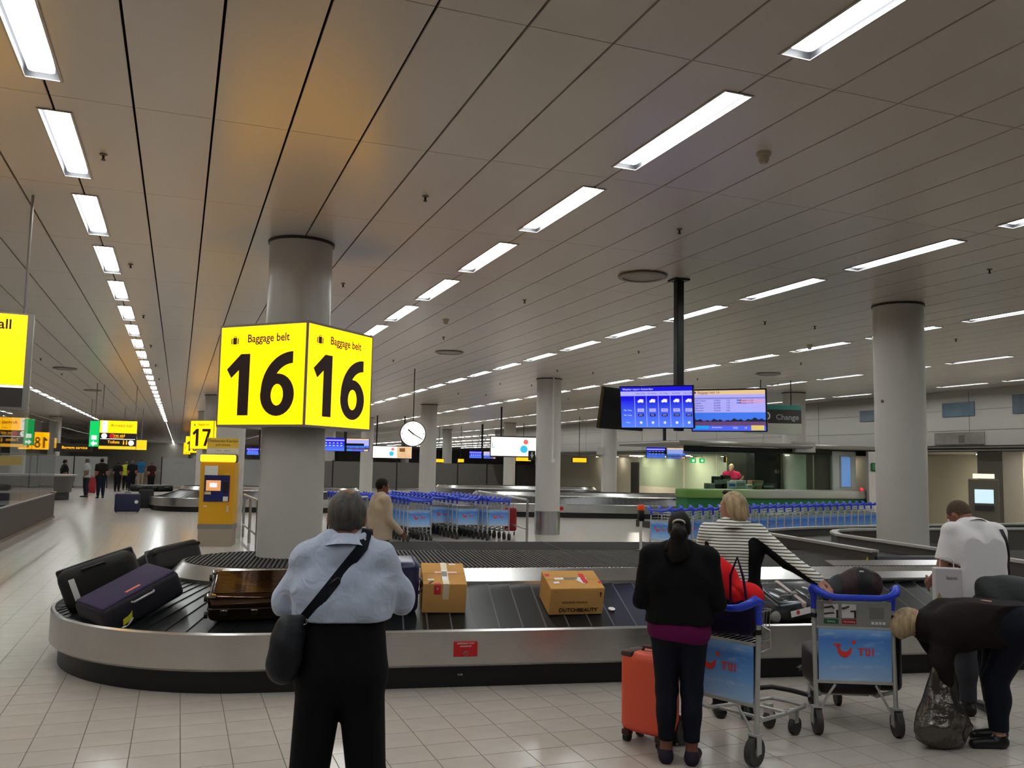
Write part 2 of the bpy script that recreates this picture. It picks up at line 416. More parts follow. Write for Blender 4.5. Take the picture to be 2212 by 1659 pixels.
# ------------------------------------------------------------------ infeed conveyor on the right
cvy = thing('infeed_conveyor', 'dark walled infeed conveyor bending in from the right with pale top rails', 'conveyor', (0, 0, 0))
def arc(c, r, a0, a1, n=10): return [Vector((c[0]+r*math.cos(a0+(a1-a0)*k/n), c[1]+r*math.sin(a0+(a1-a0)*k/n), 0)) for k in range(n+1)]
RZ = .97
def zr(p): return Vector((p[0], p[1], RZ))
Aend = Z(1890, 1192, RZ); Amid = Z(1645, 1151, RZ); Bend = Z(2060, 1192, RZ); Bmid = Z(1812, 1156, RZ)
railA = [Aend, Aend.lerp(Amid, .5), Amid, Z(1652, 1146, RZ), Z(1690, 1143, RZ), Z(1760, 1140, RZ), Z(1900, 1137, RZ), Z(2080, 1134, RZ), Z(2240, 1132, RZ), Z(2400, 1130, RZ)]
railB = [Bend+(Bend-Bmid)*.6, Bend, Bend.lerp(Bmid, .5), Bmid, Z(1800, 1151, RZ), Z(1806, 1147, RZ), Z(1840, 1145, RZ), Z(1920, 1144, RZ), Z(2080, 1143, RZ), Z(2240, 1143, RZ), Z(2400, 1143, RZ)]
m_wall = mat('conveyor_wall', '#4d4a46', .45, noise=(2, .05)); m_rail = mat('conveyor_rail', '#b5b4ae', .4, .2)
for nm, rl in (('A', railA), ('B', railB)):
    wl = MB(); rlm = MB()
    P = [Vector(p) for p in rl]
    N = []
    for i, p in enumerate(P):
        t_ = (P[min(i+1, len(P)-1)]-P[max(i-1, 0)]).normalized(); N.append(Vector((-t_.y, t_.x, 0)))
    for off, lst in ((.0, []),):
        wl.strip([p+n*.03 for p, n in zip(P, N)], [p+n*.03-Vector((0, 0, .97)) for p, n in zip(P, N)])
        wl.strip([p-n*.03 for p, n in zip(P, N)], [p-n*.03-Vector((0, 0, .97)) for p, n in zip(P, N)])
        wl.add([P[0]+N[0]*.03, P[0]-N[0]*.03, P[0]-N[0]*.03-Vector((0, 0, .97)), P[0]+N[0]*.03-Vector((0, 0, .97))], [(0, 1, 2, 3)])
    a = [p+n*.05+Vector((0, 0, .02)) for p, n in zip(P, N)]; b = [p-n*.05+Vector((0, 0, .02)) for p, n in zip(P, N)]
    a2 = [p-Vector((0, 0, .03)) for p in a]; b2 = [p-Vector((0, 0, .03)) for p in b]
    rlm.strip(a, b); rlm.strip(a, a2); rlm.strip(b, b2); rlm.strip(a2, b2); rlm.add([a[0], b[0], b2[0], a2[0]], [(0, 1, 2, 3)])
    part('side_wall', wl, m_wall, cvy); part('top_rail', rlm, m_rail, cvy)
bl = MB(); na = [Vector((p.x, p.y, .86)) for p in railA]; nb = [Vector((p.x, p.y, .86)) for p in railB[1:]]
bl.strip(na, nb[:len(na)]); part('belt', bl, m_rubber, cvy)
e0, e1 = Vector((Aend.x, Aend.y, .87)), Vector((Bend.x, Bend.y, .87))
part('end_roller', MB().cyl(e0+(e0-e1).normalized()*.0, e1+(e1-e0)*.25, .06, 20), mat('roller', '#33333a', .35), cvy, 40)
# chute plate between conveyor end and carousel
s0 = Z(1815, 1221, .84); s1 = Z(2230, 1222, .84)
ch = MB(); q0, q1 = LU(5.9, .95, .755), LU(9.5, .95, .755); h0, h1 = LU(5.75, 1.28, .90), LU(9.5, 1.28, .90)
ch.add([q0, q1, h1, h0, q0-Vector((0, 0, .02)), q1-Vector((0, 0, .02)), h1-Vector((0, 0, .02)), h0-Vector((0, 0, .02))], [(0, 1, 2, 3), (4, 7, 6, 5), (0, 4, 5, 1), (1, 5, 6, 2), (2, 6, 7, 3), (3, 7, 4, 0)])
part('chute_plate', ch, mat('bright_steel', '#c6c4c4', .3, 1.), cvy)
def on_wall(pa, pb, f, z):      # point on a rail's wall face toward the camera
    p = pa.lerp(pb, f); n = Vector((-(pb-pa).y, (pb-pa).x, 0)).normalized()
    if n.dot(-p) < 0: n = -n
    return Vector((p.x, p.y, z))+n*.035, math.atan2(n.y, n.x)+PI/2
nt_, az = on_wall(Aend, Amid, .82, .80)
part('notice_sheet', MB().box((0, -.004, 0), (.16, .003, .2)), mat('paper', '#b9b5b0', .7), cvy, loc=nt_, rot=(0, 0, az))
for k in range(5): text('xxxx xxxx', .02, m_grey, cvy, nt_+rotz((0, -.008, .07-.03*k), az), (PI/2, 0, az)) if False else None
wn, az = on_wall(Aend, Amid, .03, .86)
wt = part('warning_label', MB().prism([(-.06, -.05), (.06, -.05), (0, .055)], -.002, .002), mat('warning_yellow', '#d8c21a', .5), cvy, loc=wn+rotz((0, -.006, 0), az), rot=(PI/2, 0, az))

# photo-eye post with orange lamp on the cover
pp = Z(1384, 1190, DECK)
t = thing('signal_post', 'slim white post with an orange lamp on the carousel cover', 'signal post', pp)
part('pole', MB().cyl((0, 0, 0), (0, 0, .36), .017, 12), m_white, t, 40)
part('foot', MB().cyl((0, 0, 0), (0, 0, .012), .05, 16), m_black, t, 40)
part('housing', MB().rbox((0, 0, .42), (.065, .065, .13), .01, 2), m_black, t, 40)
part('lamp', MB().rbox((0, 0, .515), (.068, .068, .065), .01, 2), mat('orange_lens', '#d6431a', .35, emit='#d6431a', es=.25), t, 40)
# ------------------------------------------------------------------ illuminated 16/17/18 lanterns
m_yel = mat('sign_yellow_lit', '#ffe600', .35, emit=(1., .40, .0), es=2.3*SIGN)
m_yel2 = mat('sign_amber_lit', '#ffc400', .35, emit=(1., .50, .01), es=1.0*SIGN)
m_ink = mat('sign_ink', '#33221c', .5)
m_alu = mat('sign_frame', '#8f8c88', .4, .4)
m_sblk = mat('sign_black', '#26211e', .45)
m_wl = mat('sign_white_lit', '#ffffff', .4, emit=(1, .98, .9), es=1.2)
m_or = mat('sign_text_amber', '#ffae00', .4, emit=(1, .45, 0), es=.9)
def digit(mb, ch, x0, W, H, M):
    """digits in a sans style; x0 = left offset on a unit face, drawn in (u right, v down) of face size W,H"""
    def P(u, v): return ((u+x0)*W, (.5-v)*H)
    def poly(pts): mb.prism([P(*q) for q in pts], 0, .002, M)
    def ring(cx, cy, rx, ry, w, a0=0, a1=2*PI, n=28, w2=None):
        full = abs(a1-a0) > 6.2
        ws = w2 if w2 else w*1.0
        o = [P(cx+rx*math.cos(a0+(a1-a0)*k/n), cy-ry*math.sin(a0+(a1-a0)*k/n)) for k in range(n+1)]
        i = [P(cx+(rx-w)*math.cos(a0+(a1-a0)*k/n), cy-(ry-ws)*math.sin(a0+(a1-a0)*k/n)) for k in range(n+1)]
        for z in (.002,):
            mb.strip([(x, y, z) for x, y in o], [(x, y, z) for x, y in i], M)
    if ch == '1': poly([(-.005, .435), (.155, .282), (.262, .282), (.262, .908), (.138, .908), (.138, .445), (.050, .525)])
    elif ch == '6':
        ring(.18, .705, .19, .212, .122, w2=.105)
        # stem sweeping up to the terminal
        n = 16; cx, cy = .345, .67
        o = [P(cx-.35*math.sin(PI/2*k/n), cy-.395*math.cos(PI/2*k/n)) for k in range(n+1)]
        i = [P(cx-.228*math.sin(PI/2*k/n), cy-.275*math.cos(PI/2*k/n)) for k in range(n+1)]
        mb.strip([(x, y, .0015) for x, y in o], [(x, y, .0015) for x, y in i], M)
    elif ch == '7': poly([(.0, .285), (.36, .285), (.36, .37), (.19, .905), (.07, .905), (.235, .385), (.0, .385)])
    elif ch == '8':
        ring(.18, .44, .155, .155, .095, w2=.08); ring(.18, .73, .18, .18, .105, w2=.085)
    elif ch == '9':
        ring(.18, .485, .185, .2, .108, w2=.09); poly([(.255, .5), (.365, .5), (.25, .905), (.12, .905)])
def lantern(loc, rz, num, label, s=1.14, h=1.015, fine=True):
    t = thing('lantern_sign', label, 'sign', loc, rz)
    part('top_frame', MB().box((0, 0, h/2+.012), (s, s, .024)), m_alu, t); part('bottom_frame', MB().box((0, 0, -h/2-.012), (s, s, .024)), m_alu, t)
    for sx in (-1, 1):
        for sy in (-1, 1): part('corner_post', MB().box((sx*(s/2-.008), sy*(s/2-.008), 0), (.02, .02, h)), m_alu, t)
    for k in range(4):
        R = Matrix.Rotation(k*PI/2, 4, 'Z') @ Matrix.Translation((0, -s/2, 0)) @ Matrix.Rotation(PI/2, 4, 'X')
        f = part('face', MB().box((0, 0, -.006), (s-.03, h, .012), R), m_yel, t)
        d = MB(); M = R @ Matrix.Translation((-s/2, 0, .001))
        digit(d, num[0], .105, s, h, M); digit(d, num[1], .51, s, h, M)
        part('numeral', d, m_ink, f)
        if fine:
            c, sn = math.cos(k*PI/2), math.sin(k*PI/2)
            p = rotz((.075, -s/2-.002, .375), k*PI/2)
            text('Baggage belt', .118, m_ink, f, p, (PI/2, 0, k*PI/2), bold=.0018, sx=.93)
            ic = MB(); MI = R @ Matrix.Translation((-.365, .36, .001))
            for a, b, w_, h_ in ((0, 0, .05, .07), (-.042, -.002, .012, .06), (.042, -.002, .012, .06)): ic.box((a, b, 0), (w_, h_, .003), MI)
            ic.box((0, .048, 0), (.03, .006, .003), MI).box((-.014, .042, 0), (.005, .014, .003), MI).box((.014, .042, 0), (.005, .014, .003), MI)
            for q in range(6): ic.box((-.05+.02*q, -.05, 0), (.008, .006, .003), MI)
            part('suitcase_pictogram', ic, m_ink, f)
    return t
lantern((1.15, 9.6, 2.712), math.radians(44), '16', 'large square yellow lantern sign reading Baggage belt 16')
lantern((1.15, 34.3, 2.712), math.radians(44), '17', 'distant yellow lantern sign with number 17')
lantern((1.15, 58.9, 2.712), math.radians(44), '18', 'small far yellow lantern sign with number 18', fine=False)
lantern((1.15, 83.5, 2.712), math.radians(44), '19', 'smallest yellow lantern sign at the end of the line', fine=False)

# ------------------------------------------------------------------ hanging direction signs
def hanging(name, label, pc, w, h, rz, rods, loc_z=None, d=.12, body=m_alu, cat='sign'):
    t = thing(name, label, cat, pc, rz)
    part('case', MB().box((0, 0, 0), (w, d, h)), body, t)
    for x in rods: part('rod', MB().cyl((x, 0, h/2), (x, 0, CZ-pc[2]), .012, 8), m_alu, t)
    return t
# the big sign cut by the left edge
pr = A(75, 682, 8.9); zt, zb = A(75, 682, 8.9).z, A(66, 885, 8.9).z
W = 2.6; H = zt-zb
rzs = math.radians(6)
ctr = Vector((pr.x, pr.y, (zt+zb)/2)) + rotz((-W/2, 0, 0), rzs)
t = hanging('direction_sign', 'big yellow hanging sign cut off by the left edge, ending in all', ctr, W, H, rzs, (W/2-.08, -W/2+.1), d=.16)
hy = H*.735
part('yellow_panel', MB().box((-.02, -.082, H/2-.015-hy/2), (W-.06, .01, hy)), m_yel, t)
part('white_line', MB().box((-.02, -.083, H/2-.03-hy), (W-.06, .01, .02)), m_wl, t)
part('black_panel', MB().box((-.02, -.082, -H/2+(H-hy-.05)/2+.012), (W-.06, .01, H-hy-.06)), mat('sign_grey_dark', '#3d3733', .5), t)
text('Arrivals hall', .125, m_ink, t, (W/2-.165, -.092, H/2-.11), align='RIGHT', bold=.002)
# far sign: arrivals hall / first aid / toilets
pl, prr = A(214, 939, 31.6), A(296, 939, 31.6)
zt, zb = A(255, 909, 31.6).z, A(255, 971, 31.6).z; W = (prr-pl).length; H = zt-zb
t = hanging('direction_sign', 'hanging yellow and black sign for arrivals, first aid and toilets', Vector(((pl.x+prr.x)/2, pl.y, (zt+zb)/2)), W, H, 0, (-.5, .5))
part('yellow_panel', MB().box((0, -.066, H*.28), (W-.03, .012, H*.42)), m_yel, t)
part('black_panel', MB().box((0, -.066, -H*.155), (W-.03, .012, H*.43)), m_sblk, t)
part('amber_strip', MB().box((0, -.066, -H*.44), (W-.03, .012, H*.1)), m_yel2, t)
part('white_line', MB().box((0, -.074, -H*.14), (W-.1, .004, .016)), m_wl, t)
text('Arrivals hall', .14, m_ink, t, (.1, -.075, H*.33), bold=.002); text('exit', .08, m_ink, t, (.1, -.075, H*.15))
text('First aid', .13, m_or, t, (.0, -.075, -H*.02), bold=.003); text('Medische hulp', .06, m_or, t, (.0, -.075, -H*.095)); text('Toilets', .13, m_or, t, (-.12, -.075, -H*.25), bold=.003)
def disc(parent, x, z, r, m_, y=-.076): return part('roundel', MB().cyl((x, y, z), (x, y-.004, z), r, 20), m_, parent)
r1 = disc(t, -W/2+.16, -H*.04, .085, m_wl); text('<', .12, m_ink, r1, (-W/2+.16, -.083, -H*.04)); disc(t, -W/2+.38, -H*.04, .07, mat('red_sign_lit', '#d01030', .4, emit='#d01030', es=.6))
r2 = disc(t, W/2-.16, -H*.27, .085, m_wl); text('>', .12, m_ink, r2, (W/2-.16, -.083, -H*.27))
wp = MB(); 
for x in (.18, .27, .37): wp.cyl((x, -.075, -H*.2), (x, -.079, -H*.2), .02, 10).box((x, -.077, -H*.28), (.04, .004, .09))
part('toilet_pictograms', wp, m_or, t)
part('white_band', MB().box((-W/2+.16, -.075, H*.28), (.17, .006, H*.4)), m_wl, t); text('<', .14, m_ink, t, (-W/2+.16, -.08, H*.38))
# green exit sign, edge-on beside it
p0 = A(204, 937, 31.0); zt, zb = A(204, 909, 31.0).z, A(204, 965, 31.0).z
t = hanging('exit_sign', 'tall green lit exit sign left of the first aid sign', p0, .29, zt-zb, 0, (0,), body=m_alu, d=.1)
part('green_face', MB().box((0, -.056, 0), (.27, .01, zt-zb-.02)), mat('sign_green_lit', '#00b050', .4, emit=(.0, .55, .12), es=1.0), t)
pm = MB().box((0, -.064, -.12), (.15, .004, .13)); part('running_figure', pm, m_wl, t)
ar = MB().prism([(-.09, -.31), (.0, -.22), (.0, -.275), (.09, -.275), (.09, -.345), (0, -.345), (0, -.40)], 0, .004, Matrix.Translation((0, -.062, 0)) @ Matrix.Rotation(PI/2, 4, 'X'))
part('arrow', ar, m_wl, t)
# amber sign behind and baggage service board
p0 = A(286, 961, 46); t = hanging('direction_sign', 'amber lit board half hidden behind the toilets sign', p0, 1.3, .5, 0, (-.4, .4))
part('amber_face', MB().box((0, -.066, 0), (1.26, .012, .46)), m_yel2, t)
p0 = A(158, 967, 40); t = hanging('direction_sign', 'long black board reading Baggage service', p0, 1.4, .34, 0, (-.6, .6), body=m_sblk)
text('Baggage service', .15, m_or, t, (.06, -.065, 0), bold=.003)
# ------------------------------------------------------------------ partitions, walls and glazing
m_part = mat('partition_panel', '#8b8b89', .5); m_partd = mat('partition_panel_dark', '#5e5b57', .5); m_post = mat('partition_post', '#17171a', .5)
def struct(name, mb, m_, smooth=None, parent=None):
    o = part(name, mb, m_, parent, smooth)
    if parent is None: tag(o, kind='structure')
    return o
pw_ = thing('partition_wall', 'long grey free-standing partition across the far end of the hall', 'partition', (0, 57, 0)); pw_['kind'] = 'structure'
xs = [-9.5, -7.6, -5.7, -3.9]
for a, b in zip(xs, xs[1:]): part('partition_panel', MB().box(((a+b)/2, 0, .98), (b-a-.06, .06, 1.72)), m_part, pw_)
for x in xs: part('partition_post', MB().box((x, 0, .95), (.07, .09, 1.9)), m_post, pw_)
xs = [-.95, 1.0, 2.95]
for a, b in zip(xs, xs[1:]): part('partition_panel', MB().box(((a+b)/2, 0, .98), (b-a-.06, .06, 1.72)), m_part, pw_)
for x in xs: part('partition_post', MB().box((x, 0, .95), (.07, .09, 1.9)), m_post, pw_)
for k in range(13):
    a, b = 3.0+2.1*k, 5.1+2.1*k
    part('partition_panel', MB().box(((a+b)/2, 0, .98), (b-a-.08, .06, 1.72)), m_partd if k > 1 else m_part, pw_); part('partition_post', MB().box((b, 0, .95), (.09, .09, 1.9)), m_post, pw_)
for x in (.05, 20, 24.1): text('Arrivals', .17, m_grey, pw_, (x, -.04, 1.55))
struct('wall_back', MB().box((18, 152, 2.1), (120, .3, 4.3)), mat('wall_far_dark', '#8f8a82', .7))
struct('wall_left', MB().box((-16, 60, 2.1), (.3, 190, 4.3)), mat('wall_left_paint', '#8a8780', .6))
m_cream = mat('cream_wall', '#bdb9a6', .6)
# right-hand white wall with posters above a dark canopy
WXr = 20.7
m_rw = mat('right_wall_white', '#a9a69e', .6)
rw = struct('wall_right', MB().box((WXr+.15, 28, 3.42), (.3, 60, 1.6)), m_rw)
for k, z in enumerate((3.05, 3.62)): struct('trim_%d' % (k+2), MB().box((WXr-.004, 28, z), (.01, 60, .012)), m_grey)
for k in range(14): part('panel_joint', MB().box((WXr-.004, 6+3.1*k, 3.4), (.01, .012, 1.5)), m_grey, rw)
struct('trim_4', MB().box((WXr-.25, 28, 2.52), (.8, 60, .16)), mat('canopy_dark', '#2d2a27', .5))
for k, (dx, dz) in enumerate(((-.67, .03), (-.66, -.05))): struct('trim_%d' % (5+k), MB().box((WXr+dx, 28, 2.52+dz), (.03, 60, .03)), mat('canopy_edge', '#8d8b86', .35, .6))
struct('wall_right_rear', MB().box((WXr+3.2, 28, 1.3), (.2, 60, 2.6)), m_cream)
for k, y in enumerate((12.4, 15.2, 17.8, 24.5, 27.5)): part('pier', MB().box((WXr+.4, y, 1.25), (.75, .8 if k else 1.0, 2.5)), mat('pier_grey', '#77736b', .6), rw)
for k, y in enumerate((13.8, 16.5, 19.3, 36.5, 41.0)):
    dl = thing('passage_light', ('ceiling light in the passage at far right, nearest', 'ceiling light in the passage behind the right pillar', 'ceiling light in the passage beside the white booth wall', 'ceiling light in the passage left of the booth', 'last ceiling light in the passage left of the booth')[k], 'ceiling light', (WXr+1.9, y, 2.42))
    part('bulb', MB().box((0, 0, 0), (.4, .8, .02)), mat('passage_bulb', '#fff2d8', .4, emit=(1, .93, .78), es=70), dl); part('rim', MB().box((0, 0, .02), (.46, .86, .02)), m_grey, dl)
struct('ceiling_passage', MB().box((WXr+1.7, 28, 2.5), (3.0, 60, .1)), m_rw)
for k, y in enumerate((24.0, 26.6, 29.2, 31.8, 34.4, 37.0, 39.6, 42.2, 44.8, 47.4)):
    dl = thing('downlight', '%s downlight washing the cream passage wall behind the booth' % ('first', 'second', 'third', 'fourth', 'fifth', 'sixth', 'seventh', 'eighth', 'ninth', 'tenth')[k], 'downlight', (WXr+2.75, y, 2.40))
    part('can', MB().cyl((0, 0, .0), (0, 0, .05), .09, 12), m_black, dl); part('bulb', MB().cyl((0, 0, -.003), (0, 0, .01), .07, 12), mat('bulb_warm', '#fff2d8', .4, emit=(1, .93, .78), es=130), dl)
for k, (y, w_) in enumerate(((33.0, 1.1), (30.2, .9), (43.3, .9), (18.6, 1.2), (14.9, 1.4))): part('dark_door', MB().box((WXr+3.08, y, 1.05), (.05, w_, 2.1)), m_dark, rw)
# big grey travel posters on the white wall
def poster(y0, y1, z0, z1, label, tone):
    t = thing('wall_poster', label, 'poster', (WXr-.02, (y0+y1)/2, (z0+z1)/2), -PI/2)
    w, h = abs(y1-y0), z1-z0
    part('sheet', MB().box((0, 0, 0), (w, .02, h)), mat('poster_'+tone, tone, .5, noise=(1.6, .35)), t)
    return t, w, h
t, w, h = poster(13.2, 16.5, 2.68, 3.25, 'large faded grey travel poster right of the right pillar', '#77736c')
part('silhouette', MB().rbox((-.2, -.014, -.02), (.5, .01, .3), .004, 1).box((.25, -.014, -.16), (1.0, .008, .1)), mat('poster_shade', '#5a5650', .6), t)
t, w, h = poster(17.9, 19.6, 2.66, 3.0, 'faded grey poster left of the right pillar', '#79756e')
part('silhouette', MB().rbox((.1, -.014, -.02), (.2, .01, .22), .004, 1), mat('poster_shade', '#5a5650', .6), t)
t, w, h = poster(14.4, 17.0, 3.45, 3.95, 'blue grey banner high on the white wall right of the pillar', '#4d5b66')
t, w, h = poster(18.2, 19.3, 3.45, 3.85, 'small blue banner high on the white wall left of the pillar', '#4f6470')
t, w, h = poster(21.6, 22.6, 3.45, 3.8, 'small blue grey banner high on the wall beside the far pillar', '#5b6870')

# glass partition on the left
gp = thing('glass_partition', 'tall glass partition on a dark base along the left walkway', 'glass partition', (-3.46, 0, 0))
m_glass = thin_glass('clear_glass', (.86, .9, .9), 1.6)
y0, y1 = 12.0, 29.7
part('base_panel', MB().box((-.03, (y0+y1)/2, .36), (.10, y1-y0, .66)), mat('base_brown', '#2c241f', .5), gp)
part('kick_rail', MB().box((.03, (y0+y1)/2, .03), (.05, y1-y0, .05)), mat('kick_strip', '#6a5646', .45), gp)
part('sill', MB().box((-.03, (y0+y1)/2, .71), (.13, y1-y0, .03)), mat('sill_dark', '#3a322c', .4), gp)
part('mid_rail', MB().box((-.03, (y0+y1)/2, 1.87), (.04, y1-y0, .025)), m_dark, gp)
part('top_rail', MB().box((-.03, (y0+y1)/2, 2.87), (.03, y1-y0, .02)), m_dark, gp)
n = 6
for k in range(n):
    a, b = y0+(y1-y0)*k/n, y0+(y1-y0)*(k+1)/n
    part('pane', MB().box((-.03, (a+b)/2, 1.29), (.012, b-a-.02, 1.12)), m_glass, gp); part('pane', MB().box((-.03, (a+b)/2, 2.37), (.012, b-a-.02, .96)), m_glass, gp)
part('end_post', MB().cyl((-.02, y1+.02, 0), (-.02, y1+.02, .72), .04, 12), m_dark, gp, 40)
part('end_cap', MB().rbox((-.02, y1+.02, .75), (.14, .14, .04), .012, 2), mat('brass_cap', '#a98e74', .35, .5), gp, 40)
part('yellow_notice', MB().box((-.02, 22.0, 1.72), (.006, 3.2, .2)), mat('notice_yellow', '#8d7a1c', .5), gp)
# things behind the glass: dim desk and chair shapes
q = thing('service_counter', 'dark low counter seen through the left glass', 'counter', (-5.6, 25, 0)); part('body', MB().rbox((0, 0, .45), (1.0, 6.0, .9), .03, 2), m_dark, q); part('counter_top', MB().rbox((0, 0, .92), (1.15, 6.2, .05), .015, 2), m_grey, q)
q = thing('office_chair', 'dark high-backed office chair behind the left glass', 'chair', (-4.5, 26.3, 0), .6)
part('seat', MB().rbox((0, 0, .5), (.5, .5, .1), .03, 2), m_black, q, 40); part('backrest', MB().rbox((0, .24, .95), (.5, .1, .75), .04, 2), m_black, q, 40); part('column', MB().cyl((0, 0, .06), (0, 0, .46), .03, 10), m_black, q); 
for k in range(5): part('leg', MB().box((.15*math.cos(k*1.2566), .15*math.sin(k*1.2566), .05), (.3, .04, .03), rz=0, M=None) if False else MB().cyl((0, 0, .06), (.3*math.cos(k*1.2566), .3*math.sin(k*1.2566), .03), .018, 8), m_black, q)

# information desk at far left
dk = thing('information_desk', 'rounded dark grey information desk with pale counter top', 'desk', (-6.2, 41.4, 0), .12)
def desk_pts(r, z, n=18): return [(-2.2, -r*.42, z)]+[(1.0+r*.55*math.sin(a), -r*.42*math.cos(a), z) for a in [PI*k/n for k in range(n+1)]]+[(-2.2, r*.42, z)]
for nm, prof, m_ in (('base', [(1.7, 0), (1.7, .32)], m_dark), ('front', [(1.85, .32), (2.05, 1.0)], mat('desk_grey', '#54514e', .45)), ('counter_top', [(2.2, 1.0), (2.2, 1.07), (.01, 1.075)], mat('desk_top', '#a3a09a', .4))):
    mb = MB(); L = [desk_pts(r, z) for r, z in prof]
    for a, b in zip(L, L[1:]): mb.strip(a, b, closed=True)
    part(nm, mb, m_, dk, 40)
# lit window strips far behind
for k, px in enumerate((548, 557, 568, 715, 741)):
    p = A(px, 975, 1); p = p*(151.7/p.y)
    q = thing('lit_window', 'tall bluish lit window strip far behind, %s from the left' % ('first', 'second', 'third', 'fourth', 'fifth')[k], 'window', (p.x, 151.7, 2.0))
    part('pane', MB().box((0, 0, 0), (.55 if k < 3 else 1.6, .05, 4.0 if k < 3 else 2.0)), mat('window_glow', '#cfe6ff', .4, emit=(.62, .82, 1), es=.9), q); part('frame', MB().box((0, .03, 0), (.65 if k < 3 else 1.7, .3, 4.1 if k < 3 else 2.1)), m_grey, q)
# ------------------------------------------------------------------ organic shapes: distance fields turned into one continuous surface
def V3(*a): return np.array(a, dtype=np.float32)
def smin(a, b, k):
    h = np.clip(.5+.5*(b-a)/k, 0, 1); return b*(1-h)+a*h-k*h*(1-h)
def cone(P, a, b, r1, r2):
    a = np.asarray(a, np.float32); ba = np.asarray(b, np.float32)-a; pa = P-a
    t = np.clip(pa@ba/max(1e-9, float(ba@ba)), 0, 1)
    return np.sqrt(((pa-t[:, None]*ba)**2).sum(1))-(r1+(r2-r1)*t)
def ell(P, c, r, R=None):
    q = P-np.asarray(c, np.float32)
    if R is not None: q = q@np.asarray(R, np.float32)      # columns of R are the local axes
    r = np.asarray(r, np.float32); k0 = np.sqrt(((q/r)**2).sum(1)); k1 = np.sqrt(((q/(r*r))**2).sum(1))
    return k0*(k0-1)/np.maximum(k1, 1e-6)
def plane(P, p, n):
    n = np.asarray(n, np.float32); n = n/np.linalg.norm(n); return (P-np.asarray(p, np.float32))@n
def sdf_mesh(name, f, lo, hi, h, smooth=True):
    lo = np.asarray(lo, np.float32); n = np.maximum(4, np.ceil((np.asarray(hi)-lo)/h).astype(int)+1)
    g = np.stack(np.meshgrid(*[lo[k]+h*np.arange(n[k], dtype=np.float32) for k in range(3)], indexing='ij'), -1)
    d = f(g.reshape(-1, 3)).reshape(n).astype(np.float32)
    d[0] = d[-1] = 1; d[:, 0] = d[:, -1] = 1; d[:, :, 0] = d[:, :, -1] = 1
    ins = d < 0
    cnt = sum(ins[a:n[0]-1+a, b:n[1]-1+b, c:n[2]-1+c].astype(np.int8) for a in (0, 1) for b in (0, 1) for c in (0, 1))
    cells = np.argwhere((cnt > 0) & (cnt < 8)); idx = -np.ones(np.array(n)-1, int); idx[tuple(cells.T)] = np.arange(len(cells))
    acc = np.zeros((len(cells), 3), np.float32); num = np.zeros(len(cells), np.float32)
    cs = [(a, b, c) for a in (0, 1) for b in (0, 1) for c in (0, 1)]
    for p in cs:
        for ax in range(3):
            if p[ax]: continue
            q = list(p); q[ax] = 1
            da = d[cells[:, 0]+p[0], cells[:, 1]+p[1], cells[:, 2]+p[2]]; db = d[cells[:, 0]+q[0], cells[:, 1]+q[1], cells[:, 2]+q[2]]
            s = (da < 0) != (db < 0); t = np.where(s, da/np.where(s, da-db, 1), 0)
            pos = np.tile(np.array(p, np.float32), (len(cells), 1)); pos[:, ax] += t
            acc += pos*s[:, None]; num += s
    vs_ = lo+h*(cells+acc/num[:, None])
    fs = []
    for ax in range(3):
        sl0 = [slice(1, -1)]*3; sl1 = [slice(1, -1)]*3; sl0[ax] = slice(0, -1); sl1[ax] = slice(1, None)
        a, b = ins[tuple(sl0)], ins[tuple(sl1)]
        e = np.argwhere(a != b)
        if not len(e): continue
        fl_ = a[tuple(e.T)]; e = e.copy(); o1, o2 = (ax+1) % 3, (ax+2) % 3
        for k in (o1, o2): e[:, k] += 1
        def I(du, dv):
            q = e.copy(); q[:, o1] -= du; q[:, o2] -= dv; return idx[tuple(q.T)]
        quad = np.stack([I(1, 1), I(0, 1), I(0, 0), I(1, 0)], 1)
        quad[~fl_] = quad[~fl_][:, ::-1]; fs.append(quad)
    me = bpy.data.meshes.new(name); fs = np.concatenate(fs)
    me.from_pydata(vs_.tolist(), [], fs.tolist()); me.update()
    if smooth: me.polygons.foreach_set('use_smooth', [True]*len(me.polygons))
    return me
def bounds(pts, m_): 
    a = np.array(pts, np.float32); return a.min(0)-m_, a.max(0)+m_

